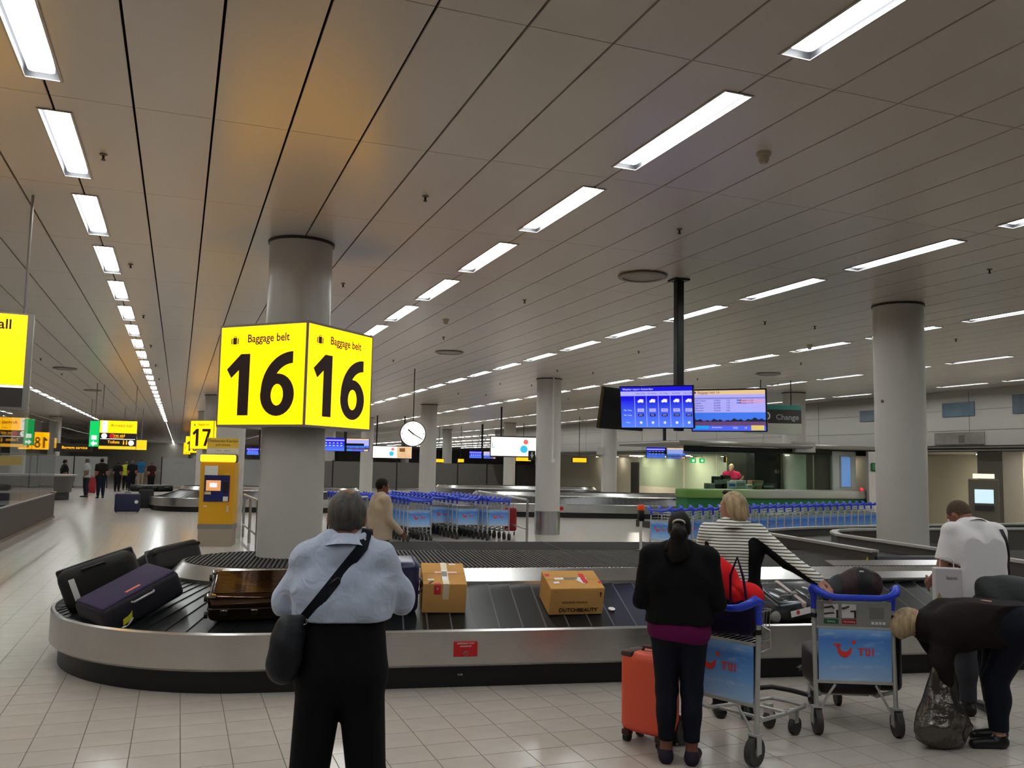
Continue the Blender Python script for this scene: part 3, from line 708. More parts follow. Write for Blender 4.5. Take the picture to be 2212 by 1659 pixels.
m_skin = mat('skin_light', '#b58370', .5, noise=(9, .06)); m_skin2 = mat('skin_tan', '#8a5c46', .5, noise=(9, .06)); m_skin3 = mat('skin_brown', '#6b4331', .5)
def unit(v): v = np.asarray(v, float); return v/np.linalg.norm(v)
def hand_mesh(w, dirv, up, curl, side, s=1., name='hand', spread=.12):
    """palm and five unequal bent fingers; w wrist, dirv along the hand, up = back of the hand, side = thumb side vector"""
    d, u, sd = unit(dirv), unit(up), unit(side)
    w = np.asarray(w, float); L = .085*s
    segs = []
    pal = [(w, w+d*L*.95)]
    offs = (-.028, -.0095, .0095, .027); lens = (.062, .076, .081, .07)
    for o, ln in zip(offs, lens):          # little .. index towards the thumb side
        p = w+d*L+sd*o*s; dd = unit(d+sd*o*spread*30); c = 0
        for k, fr in enumerate((.45, .32, .23)):
            c += curl*(1 if k else .7); q = p+(dd*math.cos(c)-u*math.sin(c))*ln*s*fr
            segs.append((p, q, (.0088-.001*k)*s, (.0080-.0012*k)*s)); p = q
    p = w+d*L*.3+sd*.03*s; t1 = unit(d*.75+sd*.75-u*.25); q = p+t1*.04*s; segs.append((p, q, .0115*s, .0098*s))
    t2 = unit(d*.95+sd*.25-u*.35*(1+curl)); segs.append((q, q+t2*.032*s, .0098*s, .0078*s))
    def f(P):
        D = cone(P, w+sd*.018*s+d*.012, w+d*L*.95+sd*.024*s, .015*s, .0115*s)
        D = smin(D, cone(P, w-sd*.018*s+d*.012, w+d*L*.92-sd*.026*s, .014*s, .0105*s), .022*s)
        D = smin(D, cone(P, w-d*.03, w+d*.03, .023*s, .02*s), .02*s)
        for a, b, r1, r2 in segs: D = smin(D, cone(P, a, b, r1, r2), .006*s)
        return D
    lo, hi = bounds([w-d*.03]+[x for sg in segs for x in sg[:2]], .035)
    return sdf_mesh(name, f, lo, hi, .0045*s)

def person(label, loc, rz, H, top, bottom, hair, skin=m_skin, shoe=None, J=None, res=.011, fat=1., sleeve=1., hem=.50, waist=.57, cuff=.055,
           headrot=0., headtilt=0., hands=True, wrinkle=0., tin=.012, collar=None, hairf=None, group=None, eyes=True, leg_in=.014, name='person', face=True, loose=False):
    t = thing(name, label, 'person', loc, rz, group)
    j = dict(pel=(0, 0, .525), wai=(0, 0, .60), che=(0, .0, .735), neck=(0, -.005, .835), head=(0, .012, .925),
             shL=(-.107, 0, .812), shR=(.107, 0, .812), elL=(-.135, -.01, .635), elR=(.135, -.01, .635), wrL=(-.135, .05, .495), wrR=(.135, .05, .495),
             hiL=(-.052, 0, .50), hiR=(.052, 0, .50), knL=(-.055, .01, .275), knR=(.055, .01, .275), anL=(-.058, -.012, .045), anR=(.058, -.012, .045),
             toL=(-.068, .095, .018), toR=(.068, .095, .018))
    if J: j.update(J)
    j = {k: np.array(v, float)*H for k, v in j.items()}
    lat = unit(j['shR']-j['shL']); F = fat; s = H
    hf0 = unit(np.array((math.sin(headrot), math.cos(headrot), 0))); hu = unit(np.array((0, 0, 1.))+hf0*math.sin(headtilt)*1.0)
    if 'headup' in j: hu = unit(j['headup']); 
    hf = unit(hf0-hu*float(hf0@hu)) if abs(float(hf0@hu)) < .99 else unit(np.cross(hu, lat))
    if 'headfwd' in j: hf = unit(j['headfwd']-hu*float(j['headfwd']@hu))
    hr = np.cross(hf, hu); RH = np.stack([hr, hf, hu], 1); hc = j['head']; k_ = s/1.74
    def torso(P, g=0.):
        D = None
        for q in (-1, 1):
            for a, b, oa, ob, r1, r2 in (('pel', 'wai', .040*F, .034*F, .072*F, .066*F), ('wai', 'che', .034*F, .052*F**.6, .066*F, .068*F**.5), ('che', 'neck', .052*F**.6, .03, .068*F**.5, .035)):
                e = cone(P, j[a]+lat*q*oa*s, j[b]+lat*q*ob*s, r1*s+g, r2*s+g); D = e if D is None else smin(D, e, .055)
        D = smin(D, cone(P, j['shL']*.96+j['che']*.04, j['shR']*.96+j['che']*.04, .036*s+g, .036*s+g), .05)
        return D
    def arm(P, q, g=0., part_=2.):
        sh, el, wr = j['sh'+q], j['el'+q], j['wr'+q]
        D = cone(P, sh, el, .034*s*F**.4+g, .026*s+g)
        if part_ > 1:
            e = sh*0+el+(wr-el)*min(1, part_-1); D = smin(D, cone(P, el, e, .026*s+g, (.026-.009*min(1, part_-1))*s+g), .02)
        return D
    def leg(P, q, g=0.):
        D = cone(P, j['hi'+q], j['kn'+q], .057*s*min(1, F)**1.1*max(1, F)**.6+g, .036*s+g)
        D = smin(D, cone(P, j['kn'+q], j['an'+q], .036*s+g, .023*s+g), .03)
        return smin(D, ell(P, j['kn'+q]*.68+j['an'+q]*.32-np.array((0, .012*s, 0)), ((.031*s+g), (.035*s+g), .07*s)), .03)
    def foot(P, q, g=0.):
        return smin(cone(P, j['an'+q]-np.array((0, .012*s, .02*s)), j['to'+q], .022*s+g, .017*s+g), cone(P, j['an'+q], j['an'+q]-np.array((0, .0, .02*s)), .022*s+g, .024*s+g), .02)
    def headf(P):
        Q = (P-hc)@RH/k_
        D = ell(Q, (0, -.008, .018), (.073, .095, .1)); D = smin(D, ell(Q, (0, .03, -.05), (.054, .06, .065)), .035)
        if face:
            D = smin(D, cone(Q, V3(0, .088, .008), V3(0, .107, -.026), .008, .0135), .012)
            D = smin(D, cone(Q, V3(-.028, .078, .028), V3(.028, .078, .028), .012, .012), .02)
            D = smin(D, ell(Q, (0, .083, -.062), (.024, .012, .011)), .01); D = smin(D, ell(Q, (0, .075, -.098), (.022, .016, .016)), .02)
            for q in (-1, 1):
                D = smin(D, ell(Q, (q*.075, -.008, -.008), (.01, .019, .032)), .008)
                D = np.maximum(D, -ell(Q, (q*.031, .096, .008), (.017, .012, .011)))
        return D*k_
    def bodyf(P):
        D = smin(headf(P), cone(P, j['neck']-np.array((0, 0, .02)), hc-hu*.055*k_-hf*.02*k_, .034*s*F**.3, .031*s*F**.3), .03)
        D = smin(D, torso(P), .03)
        for q in 'LR':
            D = smin(D, arm(P, q), .03); D = smin(D, smin(leg(P, q), foot(P, q), .02), .03)
        return D
    lo, hi = bounds(list(j.values())[:19]+[hc+hu*.13], .09*s)
    body = link('body', sdf_mesh('body', bodyf, lo, hi, res*1.15), skin, t)
    up = unit(j['che']-j['pel'])
    # top garment
    wv = [(1, 0), (.4, .9)]
    def folds(P, a):
        x, y, z = P[:, 0], P[:, 1], P[:, 2]
        r = np.sin(23*z+16*x+2.2*np.sin(7*x+9*y))*np.sin(9*x-6*z+1)+.7*np.sin(37*x-21*z+3*np.sin(11*z)+8*y)+.5*np.sin(52*z+14*x*np.sign(x)+2)
        return a*r*.5
    hp = j['pel']*(1-(hem-.525)/.21)+j['che']*((hem-.525)/.21)
    def topf(P):
        D = torso(P, tin); 
        D = smin(D, cone(P, hp-lat*.045*F*s, hp+lat*.045*F*s, .077*s*F+tin, .077*s*F+tin), .04)
        if loose:
            for q in (-1, 1): D = smin(D, cone(P, j['che']+lat*q*.05*s+up*.02*s, hp+lat*q*.046*F*s, .071*s+tin, .076*s*F+tin), .03)
        for q in 'LR': D = smin(D, arm(P, q, tin*.85, sleeve), .03)
        for q in 'LR':
            if sleeve <= 1.2:
                e = j['sh'+q]+(j['el'+q]-j['sh'+q])*sleeve*.75; D = np.where(plane(P, e, j['el'+q]-j['sh'+q]) > 0, np.maximum(D, np.where(cone(P, j['sh'+q], j['el'+q], .075*s, .075*s) < 0, plane(P, e, j['el'+q]-j['sh'+q]), D)), D)
        if wrinkle: D = D+folds(P, wrinkle)
        D = np.maximum(D, plane(P, hp, -up))
        return D
    tl, th_ = bounds([j[k] for k in ('pel', 'che', 'neck', 'shL', 'shR', 'elL', 'elR', 'wrL', 'wrR')], .085*s)
    shirt = link(top[0], sdf_mesh(top[0], topf, tl, th_, res), top[1], t)
    if collar is not None:
        cb = MB(); n = 28; c0 = j['neck']+hu*.004*s; rr = (.043*s*F**.3, .047*s*F**.3)
        nd = unit(hc-j['neck']*1.0+np.array((0, 0, .0))); nx = lat; ny = np.cross(nd, nx)
        ringp = lambda r, dz: [tuple(c0+nx*math.cos(2*PI*q/n)*r*1.05+ny*math.sin(2*PI*q/n)*r*1.08+nd*dz) for q in range(n)]
        L_ = [ringp(rr[0], -.01), ringp(rr[0]-.002, .028), ringp(rr[0]+.005, .034), ringp(rr[0]+.016, .012), ringp(rr[0]+.030, -.018)]
        for a, b in zip(L_, L_[1:]): cb.strip(a, b, closed=True)
        part('collar', cb, collar, t, 60)
    # trousers
    wp_ = j['pel']*(1-(waist-.525)/.21)+j['che']*((waist-.525)/.21)
    def botf(P):
        g = leg_in; D = smin(leg(P, 'L', g), leg(P, 'R', g), .012)
        D2 = None
        for q in (-1, 1):
            e = cone(P, j['pel']+lat*q*.040*F*s, wp_+lat*q*.036*F*s, .074*s*F+g*.5+(.016 if hem > .6 else -.004), .068*s*F+g*.5+(.008 if hem > .6 else -.004)); D2 = e if D2 is None else smin(D2, e, .035)
        D = smin(D, D2, .04)
        D = np.where(P[:, 2] > max(j['hiL'][2], j['hiR'][2])-.1*s, np.maximum(D, plane(P, wp_, up)), D)
        for q in 'LR':
            cz = j['an'+q]+(j['kn'+q]-j['an'+q])*(cuff-.045)/.23
            D = np.where(P[:, 2] < j['kn'+q][2], np.maximum(D, np.where(np.abs(P[:, 0]-cz[0]) < .09*s, plane(P, cz, j['an'+q]-j['kn'+q]), D)), D)
        return D
    bl_, bh = bounds([wp_]+[j[k] for k in ('pel', 'hiL', 'hiR', 'knL', 'knR', 'anL', 'anR')], .1*s)
    link(bottom[0], sdf_mesh(bottom[0], botf, bl_, bh, res*1.1), bottom[1], t)
    for q in 'LR':
        if shoe is not None:
            lo2, hi2 = bounds([j['an'+q], j['to'+q]], .05*s)
            sf = lambda P, q=q: np.maximum(foot(P, q, .007), plane(P, (0, 0, .062*s+j['to'+q][2]-.018*s), (0, 0, 1)))
            link('shoe', sdf_mesh('shoe', lambda P, q=q: np.maximum(sf(P), -(P[:, 2])+.0), lo2, hi2, .009), shoe, t)
        if hands:
            d = unit(j['wr'+q]-j['el'+q]); sg = -1 if q == 'L' else 1
            hd = link('hand', hand_mesh(j['wr'+q]-d*.01, d, lat*sg*.8+np.array((0, 0, .3)), .35, unit(np.array((0, 1., .2))-d*d[1]), s/1.74), skin, t)
    # hair
    def hairdef(P):
        Q = (P-hc)@RH/k_
        D = ell(Q, (0, -.012, .024), (.081, .102, .105))
        D = np.maximum(D, plane(Q, (0, .062, .045), (0, 1, -.55)))
        for q in (-1, 1): D = np.maximum(D, -ell(Q, (q*.082, -.004, -.022), (.02, .026, .045)))
        D = np.maximum(D, -(Q[:, 2]+.055+np.where(Q[:, 1] > -.02, (Q[:, 1]+.02)*1.1, 0)))
        return D*k_
    hfun = (lambda P: hairf((P-hc)@RH/k_)*k_) if hairf else hairdef
    if hair is not None:
        lo3, hi3 = hc-.26*k_, hc+.22*k_
        link('hair', sdf_mesh('hair', hfun, lo3, hi3, max(.007, res*.75)), hair, t)
    if eyes:
        for q in (-1, 1):
            p = hc+RH@np.array((q*.031, .084, .008))*k_
            e = part('eye', MB().ellip((0, 0, 0), (.0125, .0125, .0125), 8), mat('eye_white', '#d6d0ca', .3), t, 60, loc=p)
            e2 = RH@np.array((0, .0095, 0)); part('iris', MB().ellip(e2, (.0055, .0055, .0055), 6), mat('iris_dark', '#241a14', .3), e, 60)
    t_ = dict(root=t, j=j, topf=topf, botf=botf, RH=RH, hc=hc, lat=lat, k=k_)
    return t_
def drape(f, pts, dirs, off=.004, start=.5):
    """lay points on a surface f: march from p - dir*start along dir"""
    P = np.array(pts, np.float32); D = np.array(dirs, np.float32); D /= np.linalg.norm(D, axis=1)[:, None]
    P = P-D*start; T = np.zeros(len(P), np.float32)
    for _ in range(120):
        d = f(P+D*T[:, None]); T += np.maximum(d-off, -.01)*.6
        if (T > 2*start).any(): T = np.minimum(T, 2*start)
    return P+D*T[:, None]
def ribbon(pts, widthdirs, w, normals, th=.004):
    mb = MB(); a = []; b = []; a2 = []; b2 = []
    for p, wd_, n in zip(pts, widthdirs, normals):
        p = np.array(p); wd_ = unit(wd_); n = unit(n)
        a.append(tuple(p+wd_*w/2)); b.append(tuple(p-wd_*w/2)); a2.append(tuple(p+wd_*w/2-n*th)); b2.append(tuple(p-wd_*w/2-n*th))
    mb.strip(a, b); mb.strip(a2, b2); mb.strip(a, a2); mb.strip(b, b2); return mb
# ------------------------------------------------------------------ the people in the foreground
def stripes(name, c1, c2, period, duty, axis=2, rough=.75, bump=True, horizontal=None):
    M_ = mat(name, c1, rough, sheen=.15); nt = M_.node_tree; b = nt.nodes['Principled BSDF']
    tc = nt.nodes.new('ShaderNodeTexCoord'); sp = nt.nodes.new('ShaderNodeSeparateXYZ'); nt.links.new(tc.outputs['Object'], sp.inputs[0])
    dv = nt.nodes.new('ShaderNodeMath'); dv.operation = 'DIVIDE'; dv.inputs[1].default_value = period; nt.links.new(sp.outputs[axis], dv.inputs[0])
    fr_ = nt.nodes.new('ShaderNodeMath'); fr_.operation = 'FRACT'; nt.links.new(dv.outputs[0], fr_.inputs[0])
    gt = nt.nodes.new('ShaderNodeMath'); gt.operation = 'LESS_THAN'; gt.inputs[1].default_value = duty; nt.links.new(fr_.outputs[0], gt.inputs[0])
    mx = nt.nodes.new('ShaderNodeMix'); mx.data_type = 'RGBA'; mx.inputs[6].default_value = (*hexc(c1), 1); mx.inputs[7].default_value = (*hexc(c2), 1)
    nn = nt.nodes.new('ShaderNodeTexNoise'); nn.inputs['Scale'].default_value = 11; nn.inputs['Detail'].default_value = 2; nn.inputs['Distortion'].default_value = 1.2; bp = nt.nodes.new('ShaderNodeBump'); bp.inputs['Strength'].default_value = .6; bp.inputs['Distance'].default_value = .02; nt.links.new(tc.outputs['Object'], nn.inputs['Vector']); nt.links.new(nn.outputs['Fac'], bp.inputs['Height']); nt.links.new(bp.outputs[0], b.inputs['Normal'])
    nt.links.new(gt.outputs[0], mx.inputs[0]); nt.links.new(mx.outputs[2], b.inputs['Base Color']); return M_
m_shirt = stripes('pale_blue_shirt', '#b3bed6', '#c3cbdf', .006, .4, 0)
m_trs = mat('black_wool', '#0d0d10', .8, bump=(60, .15)); m_navy = mat('navy_denim', '#10131f', .75, bump=(80, .2))
m_shoe = mat('black_leather', '#0e0d0d', .4)
m_hgrey = mat('hair_grey_brown', '#4b4640', .6, noise=(60, .35, (1, 1, .25)), bump=(90, .5, (1, 1, .2)))
m_hblack = mat('hair_black', '#0e0b0a', .6, spec=.25, noise=(70, .3, (1, 1, .2)), bump=(90, .5, (1, 1, .2)))
m_hblond = mat('hair_blonde', '#a58e6c', .5, noise=(40, .4, (1, 1, .18)), bump=(70, .7, (1, 1, .15)))
m_hshort = mat('hair_cropped', '#55463a', .7, noise=(80, .2))

# --- man in the pale blue shirt, seen from behind
pm = A(742, 1300, 3.86); azm = math.atan2(pm.x, pm.y)
def hair_balding(Q):
    D = ell(Q, (0, -.014, .016), (.083, .104, .103)); D = np.maximum(D, plane(Q, (0, .058, .04), (0, 1, -.35)))
    D = np.maximum(D, -(Q[:, 2]+.085)+np.maximum(0, Q[:, 1]+.03)*1.3)
    for q in (-1, 1): D = np.maximum(D, -ell(Q, (q*.084, -.004, -.02), (.02, .026, .05)))
    crown = ell(Q, (.006, -.045, .128), (.036, .05, .036)); D = np.maximum(D, -crown)
    return D+.002*np.sin(120*Q[:, 0]+60*Q[:, 2])+.0012*np.sin(210*Q[:, 0])
man = person('man in pale blue shirt and black trousers seen from behind at the carousel', (pm.x, pm.y, 0), -azm-.05, 1.745, ('shirt', m_shirt), ('trousers', m_trs), m_hgrey,
             skin=m_skin2, shoe=m_shoe, fat=.86, sleeve=1.92, hem=.668, waist=.688, wrinkle=.010, tin=.016, leg_in=.018, cuff=.04, collar=m_shirt, hairf=hair_balding, headtilt=.12, res=.0095,
             J=dict(elL=(-.142, .045, .715), elR=(.142, .045, .715), wrL=(-.05, .20, .735), wrR=(.05, .20, .735), anL=(-.082, -.012, .045), anR=(.082, -.012, .045), knL=(-.07, .01, .29), knR=(.07, .01, .29),
                    toL=(-.10, .095, .018), toR=(.10, .095, .018), pel=(0, 0, .56), wai=(0, 0, .64), hiL=(-.046, 0, .545), hiR=(.046, 0, .545), head=(0, .02, .922), shL=(-.085, .0, .822), shR=(.085, .0, .822), neck=(0, -.005, .85)))
# shoulder bag and strap across the back
s = 1.745
n = 26; a0 = np.array((.05, -.02, .865))*s; a1 = np.array((-.086, -.03, .69))*s
pts = [a0+(a1-a0)*k/(n-1) for k in range(n)]
sp_ = drape(man['topf'], pts, [(0, 1, 0)]*n, off=.004, start=.4)
over = [np.array((.06, .03, .868))*s, np.array((.058, .0, .872))*s, np.array((.056, -.03, .858))*s]
tp = drape(man['topf'], [np.array((.052, y_, .86))*s for y_ in (.03, .015, .0, -.012)], [(0, 0, -1)]*4, off=.004, start=.2)
path = [tuple(q) for q in tp]+[tuple(q) for q in sp_[1:]]; n = len(path)
wdv = unit(np.cross(a1-a0, (0, 1, 0)))
bag = thing('shoulder_bag', 'black crossbody bag hanging at the hip of the man in blue', 'bag', man['root'].location, man['root'].rotation_euler.z)
m_bag = mat('bag_nylon', '#12141b', .6, bump=(40, .25))
part('strap', ribbon(path, [(1, 0, .0)]*3+[unit(np.array((1, 0, .0))+wdv*np.sign(wdv[0]))]+[wdv*np.sign(wdv[0])]*(n-4), .046, [(0, 0, 1)]*3+[(0, -.7, .7)]+[(0, -1, 0)]*(n-4)), mat('strap_webbing', '#14161f', .7, bump=(200, .3)), bag, 40)
k = n*5//9; part('buckle', MB().rbox(tuple(np.array(path[k])+np.array((0, -.005, 0))), (.056, .01, .018), .003, 1, R=Matrix.Rotation(math.radians(-38), 4, 'Y')), m_black, bag, 40)
bc = np.array((-.126, -.06, .62))*s
def bagf(P):
    D = ell(P, bc, (.062, .07, .12)); D = smin(D, cone(P, bc+np.array((.02, 0, .06)), bc+np.array((-.015, 0, -.075)), .05, .062), .05)
    D = smin(D, cone(P, bc+np.array((.0, 0, .09)), bc+np.array((.062, -.005, .125)), .035, .02), .03)
    return D+.004*np.sin(40*P[:, 0]+30*P[:, 2])*np.sin(25*P[:, 2]+9*P[:, 1])
part('pouch', sdf_mesh('pouch', bagf, bc-np.array((.16, .14, .22)), bc+np.array((.16, .14, .3)), .009), m_bag, bag)
part('ring', MB().tube([(path[-1][0]+.012*math.cos(a), path[-1][1]-.004, path[-1][2]-.012+.012*math.sin(a)) for a in [2*PI*k/12 for k in range(12)]], .003, 6, True), m_chrome, bag, 60)

# --- woman in black with a magenta hem
pw = Z(1478, 1650, 0); azw = math.atan2(pw.x, pw.y)
def hair_pony(Q):
    D = ell(Q, (0, -.012, .022), (.083, .105, .104)); D = np.maximum(D, plane(Q, (0, .06, .04), (0, 1, -.5))); D = np.maximum(D, -(Q[:, 2]+.06)+np.maximum(0, Q[:, 1]+.03))
    D = smin(D, cone(Q, V3(0, -.10, .0), V3(.0, -.135, -.06), .034, .05), .03); D = smin(D, cone(Q, V3(.0, -.135, -.06), V3(-.01, -.10, -.20), .052, .06), .04)
    for a, b, r in (((-.05, -.1, -.10), (-.10, -.09, -.17), .018), ((.04, -.10, -.12), (.07, -.08, -.2), .024), ((-.03, -.1, -.16), (-.08, -.09, -.21), .02)): D = smin(D, cone(Q, V3(*a), V3(*b), r, r*.6), .02)
    return D+.004*np.sin(70*Q[:, 0]+20*Q[:, 2])
wb = person('woman in a black top over a magenta hem and dark jeans, hair in a ponytail', (pw.x-.02, pw.y+.03, 0), -azw-.02, 1.575, ('sweater', mat('black_knit', '#0c0c0e', .85, bump=(120, .25))), ('jeans', m_navy), m_hblack,
            skin=m_skin3, shoe=mat('purple_suede', '#2b2232', .7), fat=1.0, sleeve=2., hem=.55, waist=.60, tin=.022, hairf=hair_pony, leg_in=.010, cuff=.085, headtilt=.25, wrinkle=.004, res=.010,
            J=dict(elL=(-.150, .0, .635), elR=(.150, .0, .635), wrL=(-.10, .15, .63), wrR=(.10, .15, .63), shL=(-.112, 0, .81), shR=(.112, 0, .81), anL=(-.05, -.012, .045), anR=(.05, -.012, .045), toL=(-.07, .085, .018), toR=(.07, .085, .018), knL=(-.05, .01, .275), knR=(.05, .01, .275)))
def hemf(P):
    j = wb['j']; D = None
    for q in (-1, 1):
        e = cone(P, j['pel']+wb['lat']*q*.042*1.575, j['wai']+wb['lat']*q*.036*1.575, .096*1.42, .085*1.42); D = e if D is None else smin(D, e, .04)
    D = np.maximum(D, -(P[:, 2]-.482*1.575-P[:, 0]*-.12)); return np.maximum(D, P[:, 2]-.57*1.575)
part('magenta_hem', sdf_mesh('magenta_hem', hemf, (-.25, -.25, .65), (.25, .25, 1.0), .010), mat('magenta_cotton', '#5e0f45', .8), wb['root'])
sc_ = wb['hc']+wb['RH']@np.array((0, -.112, .018))*wb['k']
part('hair_slide', MB().tube([tuple(sc_+np.array((.035*math.cos(a), -.012*math.sin(a), .02*math.sin(a)))) for a in [PI*k/10 for k in range(11)]], .008, 8), mat('silver_slide', '#b8b0aa', .3, .8), wb['root'], 60)

# --- blonde woman in the striped jacket, right arm stretched to the trolley handle
psw = A(1583, 1300, 6.95); azs = math.atan2(psw.x, psw.y)
m_strp = stripes('striped_knit', '#e2e0d6', '#3a3733', .0225, .32, 2); m_bk = mat('black_jersey', '#0c0c0d', .8)
def hair_bob(Q):
    D = ell(Q, (0, -.012, .018), (.093, .112, .112)); D = smin(D, ell(Q, (0, -.045, -.05), (.088, .085, .085)), .04)
    D = np.maximum(D, plane(Q, (0, .035, .05), (0, 1, -.45))); D = np.maximum(D, -(Q[:, 2]+.115)+np.maximum(0, Q[:, 1]-.02)*.8)
    return D+.003*np.sin(75*Q[:, 0]+15*Q[:, 2]+3*np.sin(30*Q[:, 1]))
rzS = -azs+.12
def to_local(p, root, rz):      # world point to person fractions
    q = Vector(p)-Vector(root); return np.array(rotz((q.x, q.y, q.z), -rz))
HS = 1.68
hand_w = A(1768, 1253, 6.74); wl = to_local(hand_w, (psw.x, psw.y, 0), rzS)/HS
shR = np.array((.107, 0, .812)); el_ = shR*.48+wl*.52+np.array((0, -.01, -.014))
ws = person('blonde woman in a black and white striped jacket reaching for a trolley handle', (psw.x, psw.y, 0), rzS, HS, ('jacket', m_strp), ('trousers', m_trs), m_hblond, skin=m_skin, shoe=m_shoe,
            sleeve=1.96, hem=.53, waist=.58, tin=.018, hairf=hair_bob, headrot=-.95, headtilt=.05, wrinkle=.005, res=.0095, hands=False, leg_in=.016, collar=m_strp,
            J=dict(elR=tuple(el_), wrR=tuple(wl), elL=(-.15, .03, .65), wrL=(-.14, .13, .56)))
j = ws['j']
d_ = unit(j['wrR']-j['elR'])
hd = link('hand', hand_mesh(j['wrR']-d_*.005, unit(d_+np.array((.1, .0, -.35))), unit(np.array((.2, -.5, .8))), .55, unit(np.array((-.3, -.6, -.5))), 1.1), m_skin, ws['root'])
hd2 = link('hand', hand_mesh(j['wrL'], unit(j['wrL']-j['elL']), np.array((-.8, 0, .3)), .3, np.array((0, 1., .2)), .95), m_skin, ws['root'])
# black side panels: waist sides and the underside of the stretched sleeve
def side_panel(P):
    D = ws['topf'](P)-.004; x = P[:, 0]; z = P[:, 2]
    z0, z1 = .50*HS, .77*HS
    xl = np.interp(z/HS, [.50, .60, .69, .775], [.047, .050, .075, .115])*HS
    m1 = xl-np.abs(x)
    m1 = np.maximum(m1, z-.775*HS); m1 = np.maximum(m1, np.where(x > .115*HS, 1, -1)) if False else np.maximum(m1, np.abs(x)-.128*HS)
    return np.maximum(D, m1)
tl, th_ = np.array((-.3, -.22, .8)), np.array((.3, .22, 1.36))
part('side_insert', sdf_mesh('side_insert', side_panel, tl, th_, .010), m_bk, ws['root'])
def under(P):
    D = ws['topf'](P)-.005; a, b = j['shR']+np.array((.03, 0, 0)), j['wrR']
    t_ = np.clip((P-a.astype(np.float32))@(b-a)/float((b-a)@(b-a)), 0, 1); c = a+t_[:, None]*(b-a)
    up_ = unit(np.cross(np.cross(b-a, (0, 0, 1.)), b-a)); h_ = (P-c)@up_
    D = np.maximum(D, h_+.010); return np.maximum(D, -((P-a.astype(np.float32))@unit(b-a)-.02))
lo, hi = bounds([j['shR'], j['elR'], j['wrR']], .09)
part('sleeve_insert', sdf_mesh('sleeve_insert', under, lo, hi, .009), m_bk, ws['root'])
gl = ws['hc']+ws['RH']@np.array((0, .02, .12))*ws['k']
sg_ = thing('sunglasses', 'sunglasses pushed up on the blonde hair of the striped woman', 'sunglasses', ws['root'].location, rzS)
gm = MB()
for q in (-1, 1): gm.ellip(tuple(gl+ws['RH']@np.array((q*.032, .012, 0))), (.026, .012, .018), 8)
part('lens', gm, mat('sunglass_lens', '#2a2320', .15), sg_, 60)
part('bridge', MB().tube([tuple(gl+ws['RH']@np.array((x, .02, .004))) for x in (-.03, 0, .03)], .004, 6), m_black, sg_, 60)

# --- man in the white polo with a black bag
pp_ = A(2108, 1300, 7.85); azp = math.atan2(pp_.x, pp_.y)
def hair_crop(Q):
    D = ell(Q, (0, -.012, .020), (.0765, .099, .1025)); D = np.maximum(D, plane(Q, (0, .06, .045), (0, 1, -.4))); return np.maximum(D, -(Q[:, 2]+.045)+np.maximum(0, Q[:, 1]+.02)*1.2)
m_polo = mat('white_pique', '#e6e2e4', .8, bump=(150, .2))
po = person('man in a white polo shirt looking down beside the conveyor', (pp_.x, pp_.y, 0), -azp+.6, 1.70, ('polo_shirt', m_polo), ('trousers', mat('grey_chino', '#3a3a40', .8)), m_hshort, skin=m_skin2, shoe=m_shoe,
            loose=True, sleeve=.95, hem=.5, waist=.56, tin=.024, headtilt=.95, headrot=-.35, hairf=hair_crop, wrinkle=.006, collar=m_polo, fat=1.08, res=.011, leg_in=.02,
            J=dict(head=(-.02, .075, .89), elL=(-.168, .0, .635), wrL=(-.15, .11, .58), elR=(.15, .06, .645), wrR=(.08, .17, .64), neck=(0, .01, .835)))
# --- bending woman in a brown cardigan
pb = Z(2135, 1600, 0); 
def b_l(px, py, D): return A(px, py, D)
rzB = math.radians(90-18)     # faces left across the picture
rtB = Vector((5.36, 4.62, 0))
def LB(px, py, D): 
    q = to_local(A(px, py, D), rtB, rzB)/1.62; return tuple(q)
def hair_hang(Q):
    D = ell(Q, (0, -.01, .01), (.09, .112, .112)); D = smin(D, ell(Q, (0, -.02, .075), (.075, .085, .08)), .05)
    D = np.maximum(D, plane(Q, (0, .05, .0), (0, 1, .15))); return D+.004*np.sin(60*Q[:, 0]+20*Q[:, 1])
pelv = np.array(LB(2185, 1345, 6.95)); chev = np.array(LB(2055, 1350, 6.95)); nkv = np.array(LB(2008, 1352, 6.95)); hdv = np.array(LB(1965, 1345, 6.98))
wb2 = person('woman bent over in a brown cardigan holding a plastic bag', rtB, rzB, 1.62, ('cardigan', mat('brown_knit', '#1d1815', .85, bump=(90, .3))), ('jeans', m_navy), m_hblond, skin=m_skin, shoe=m_shoe,
             sleeve=1.98, hem=.43, waist=.64, tin=.04, hairf=hair_hang, wrinkle=.006, fat=1.1, res=.011, leg_in=.022, cuff=.07, hands=True,
             J=dict(pel=tuple(pelv), wai=tuple(pelv*.6+chev*.4+np.array((0, 0, .012))), che=tuple(chev), neck=tuple(nkv), head=tuple(hdv), headup=(0, .75, -.75), headfwd=(0, -.6, -.8),
                    shL=tuple(nkv+np.array((-.10, -.02, -.015))), shR=tuple(nkv+np.array((.10, -.02, -.015))),
                    elL=LB(2030, 1430, 6.8), elR=LB(2035, 1420, 7.2), wrL=LB(2040, 1468, 6.82), wrR=LB(2035, 1470, 7.1),
                    hiL=tuple(pelv+np.array((-.055, 0, -.02))), hiR=tuple(pelv+np.array((.055, 0, -.02))), knL=(-.055, .03, .275), knR=(.055, -.03, .275), anL=(-.058, .02, .045), anR=(.058, -.05, .045), toL=(-.06, .13, .018), toR=(.06, .06, .018)))
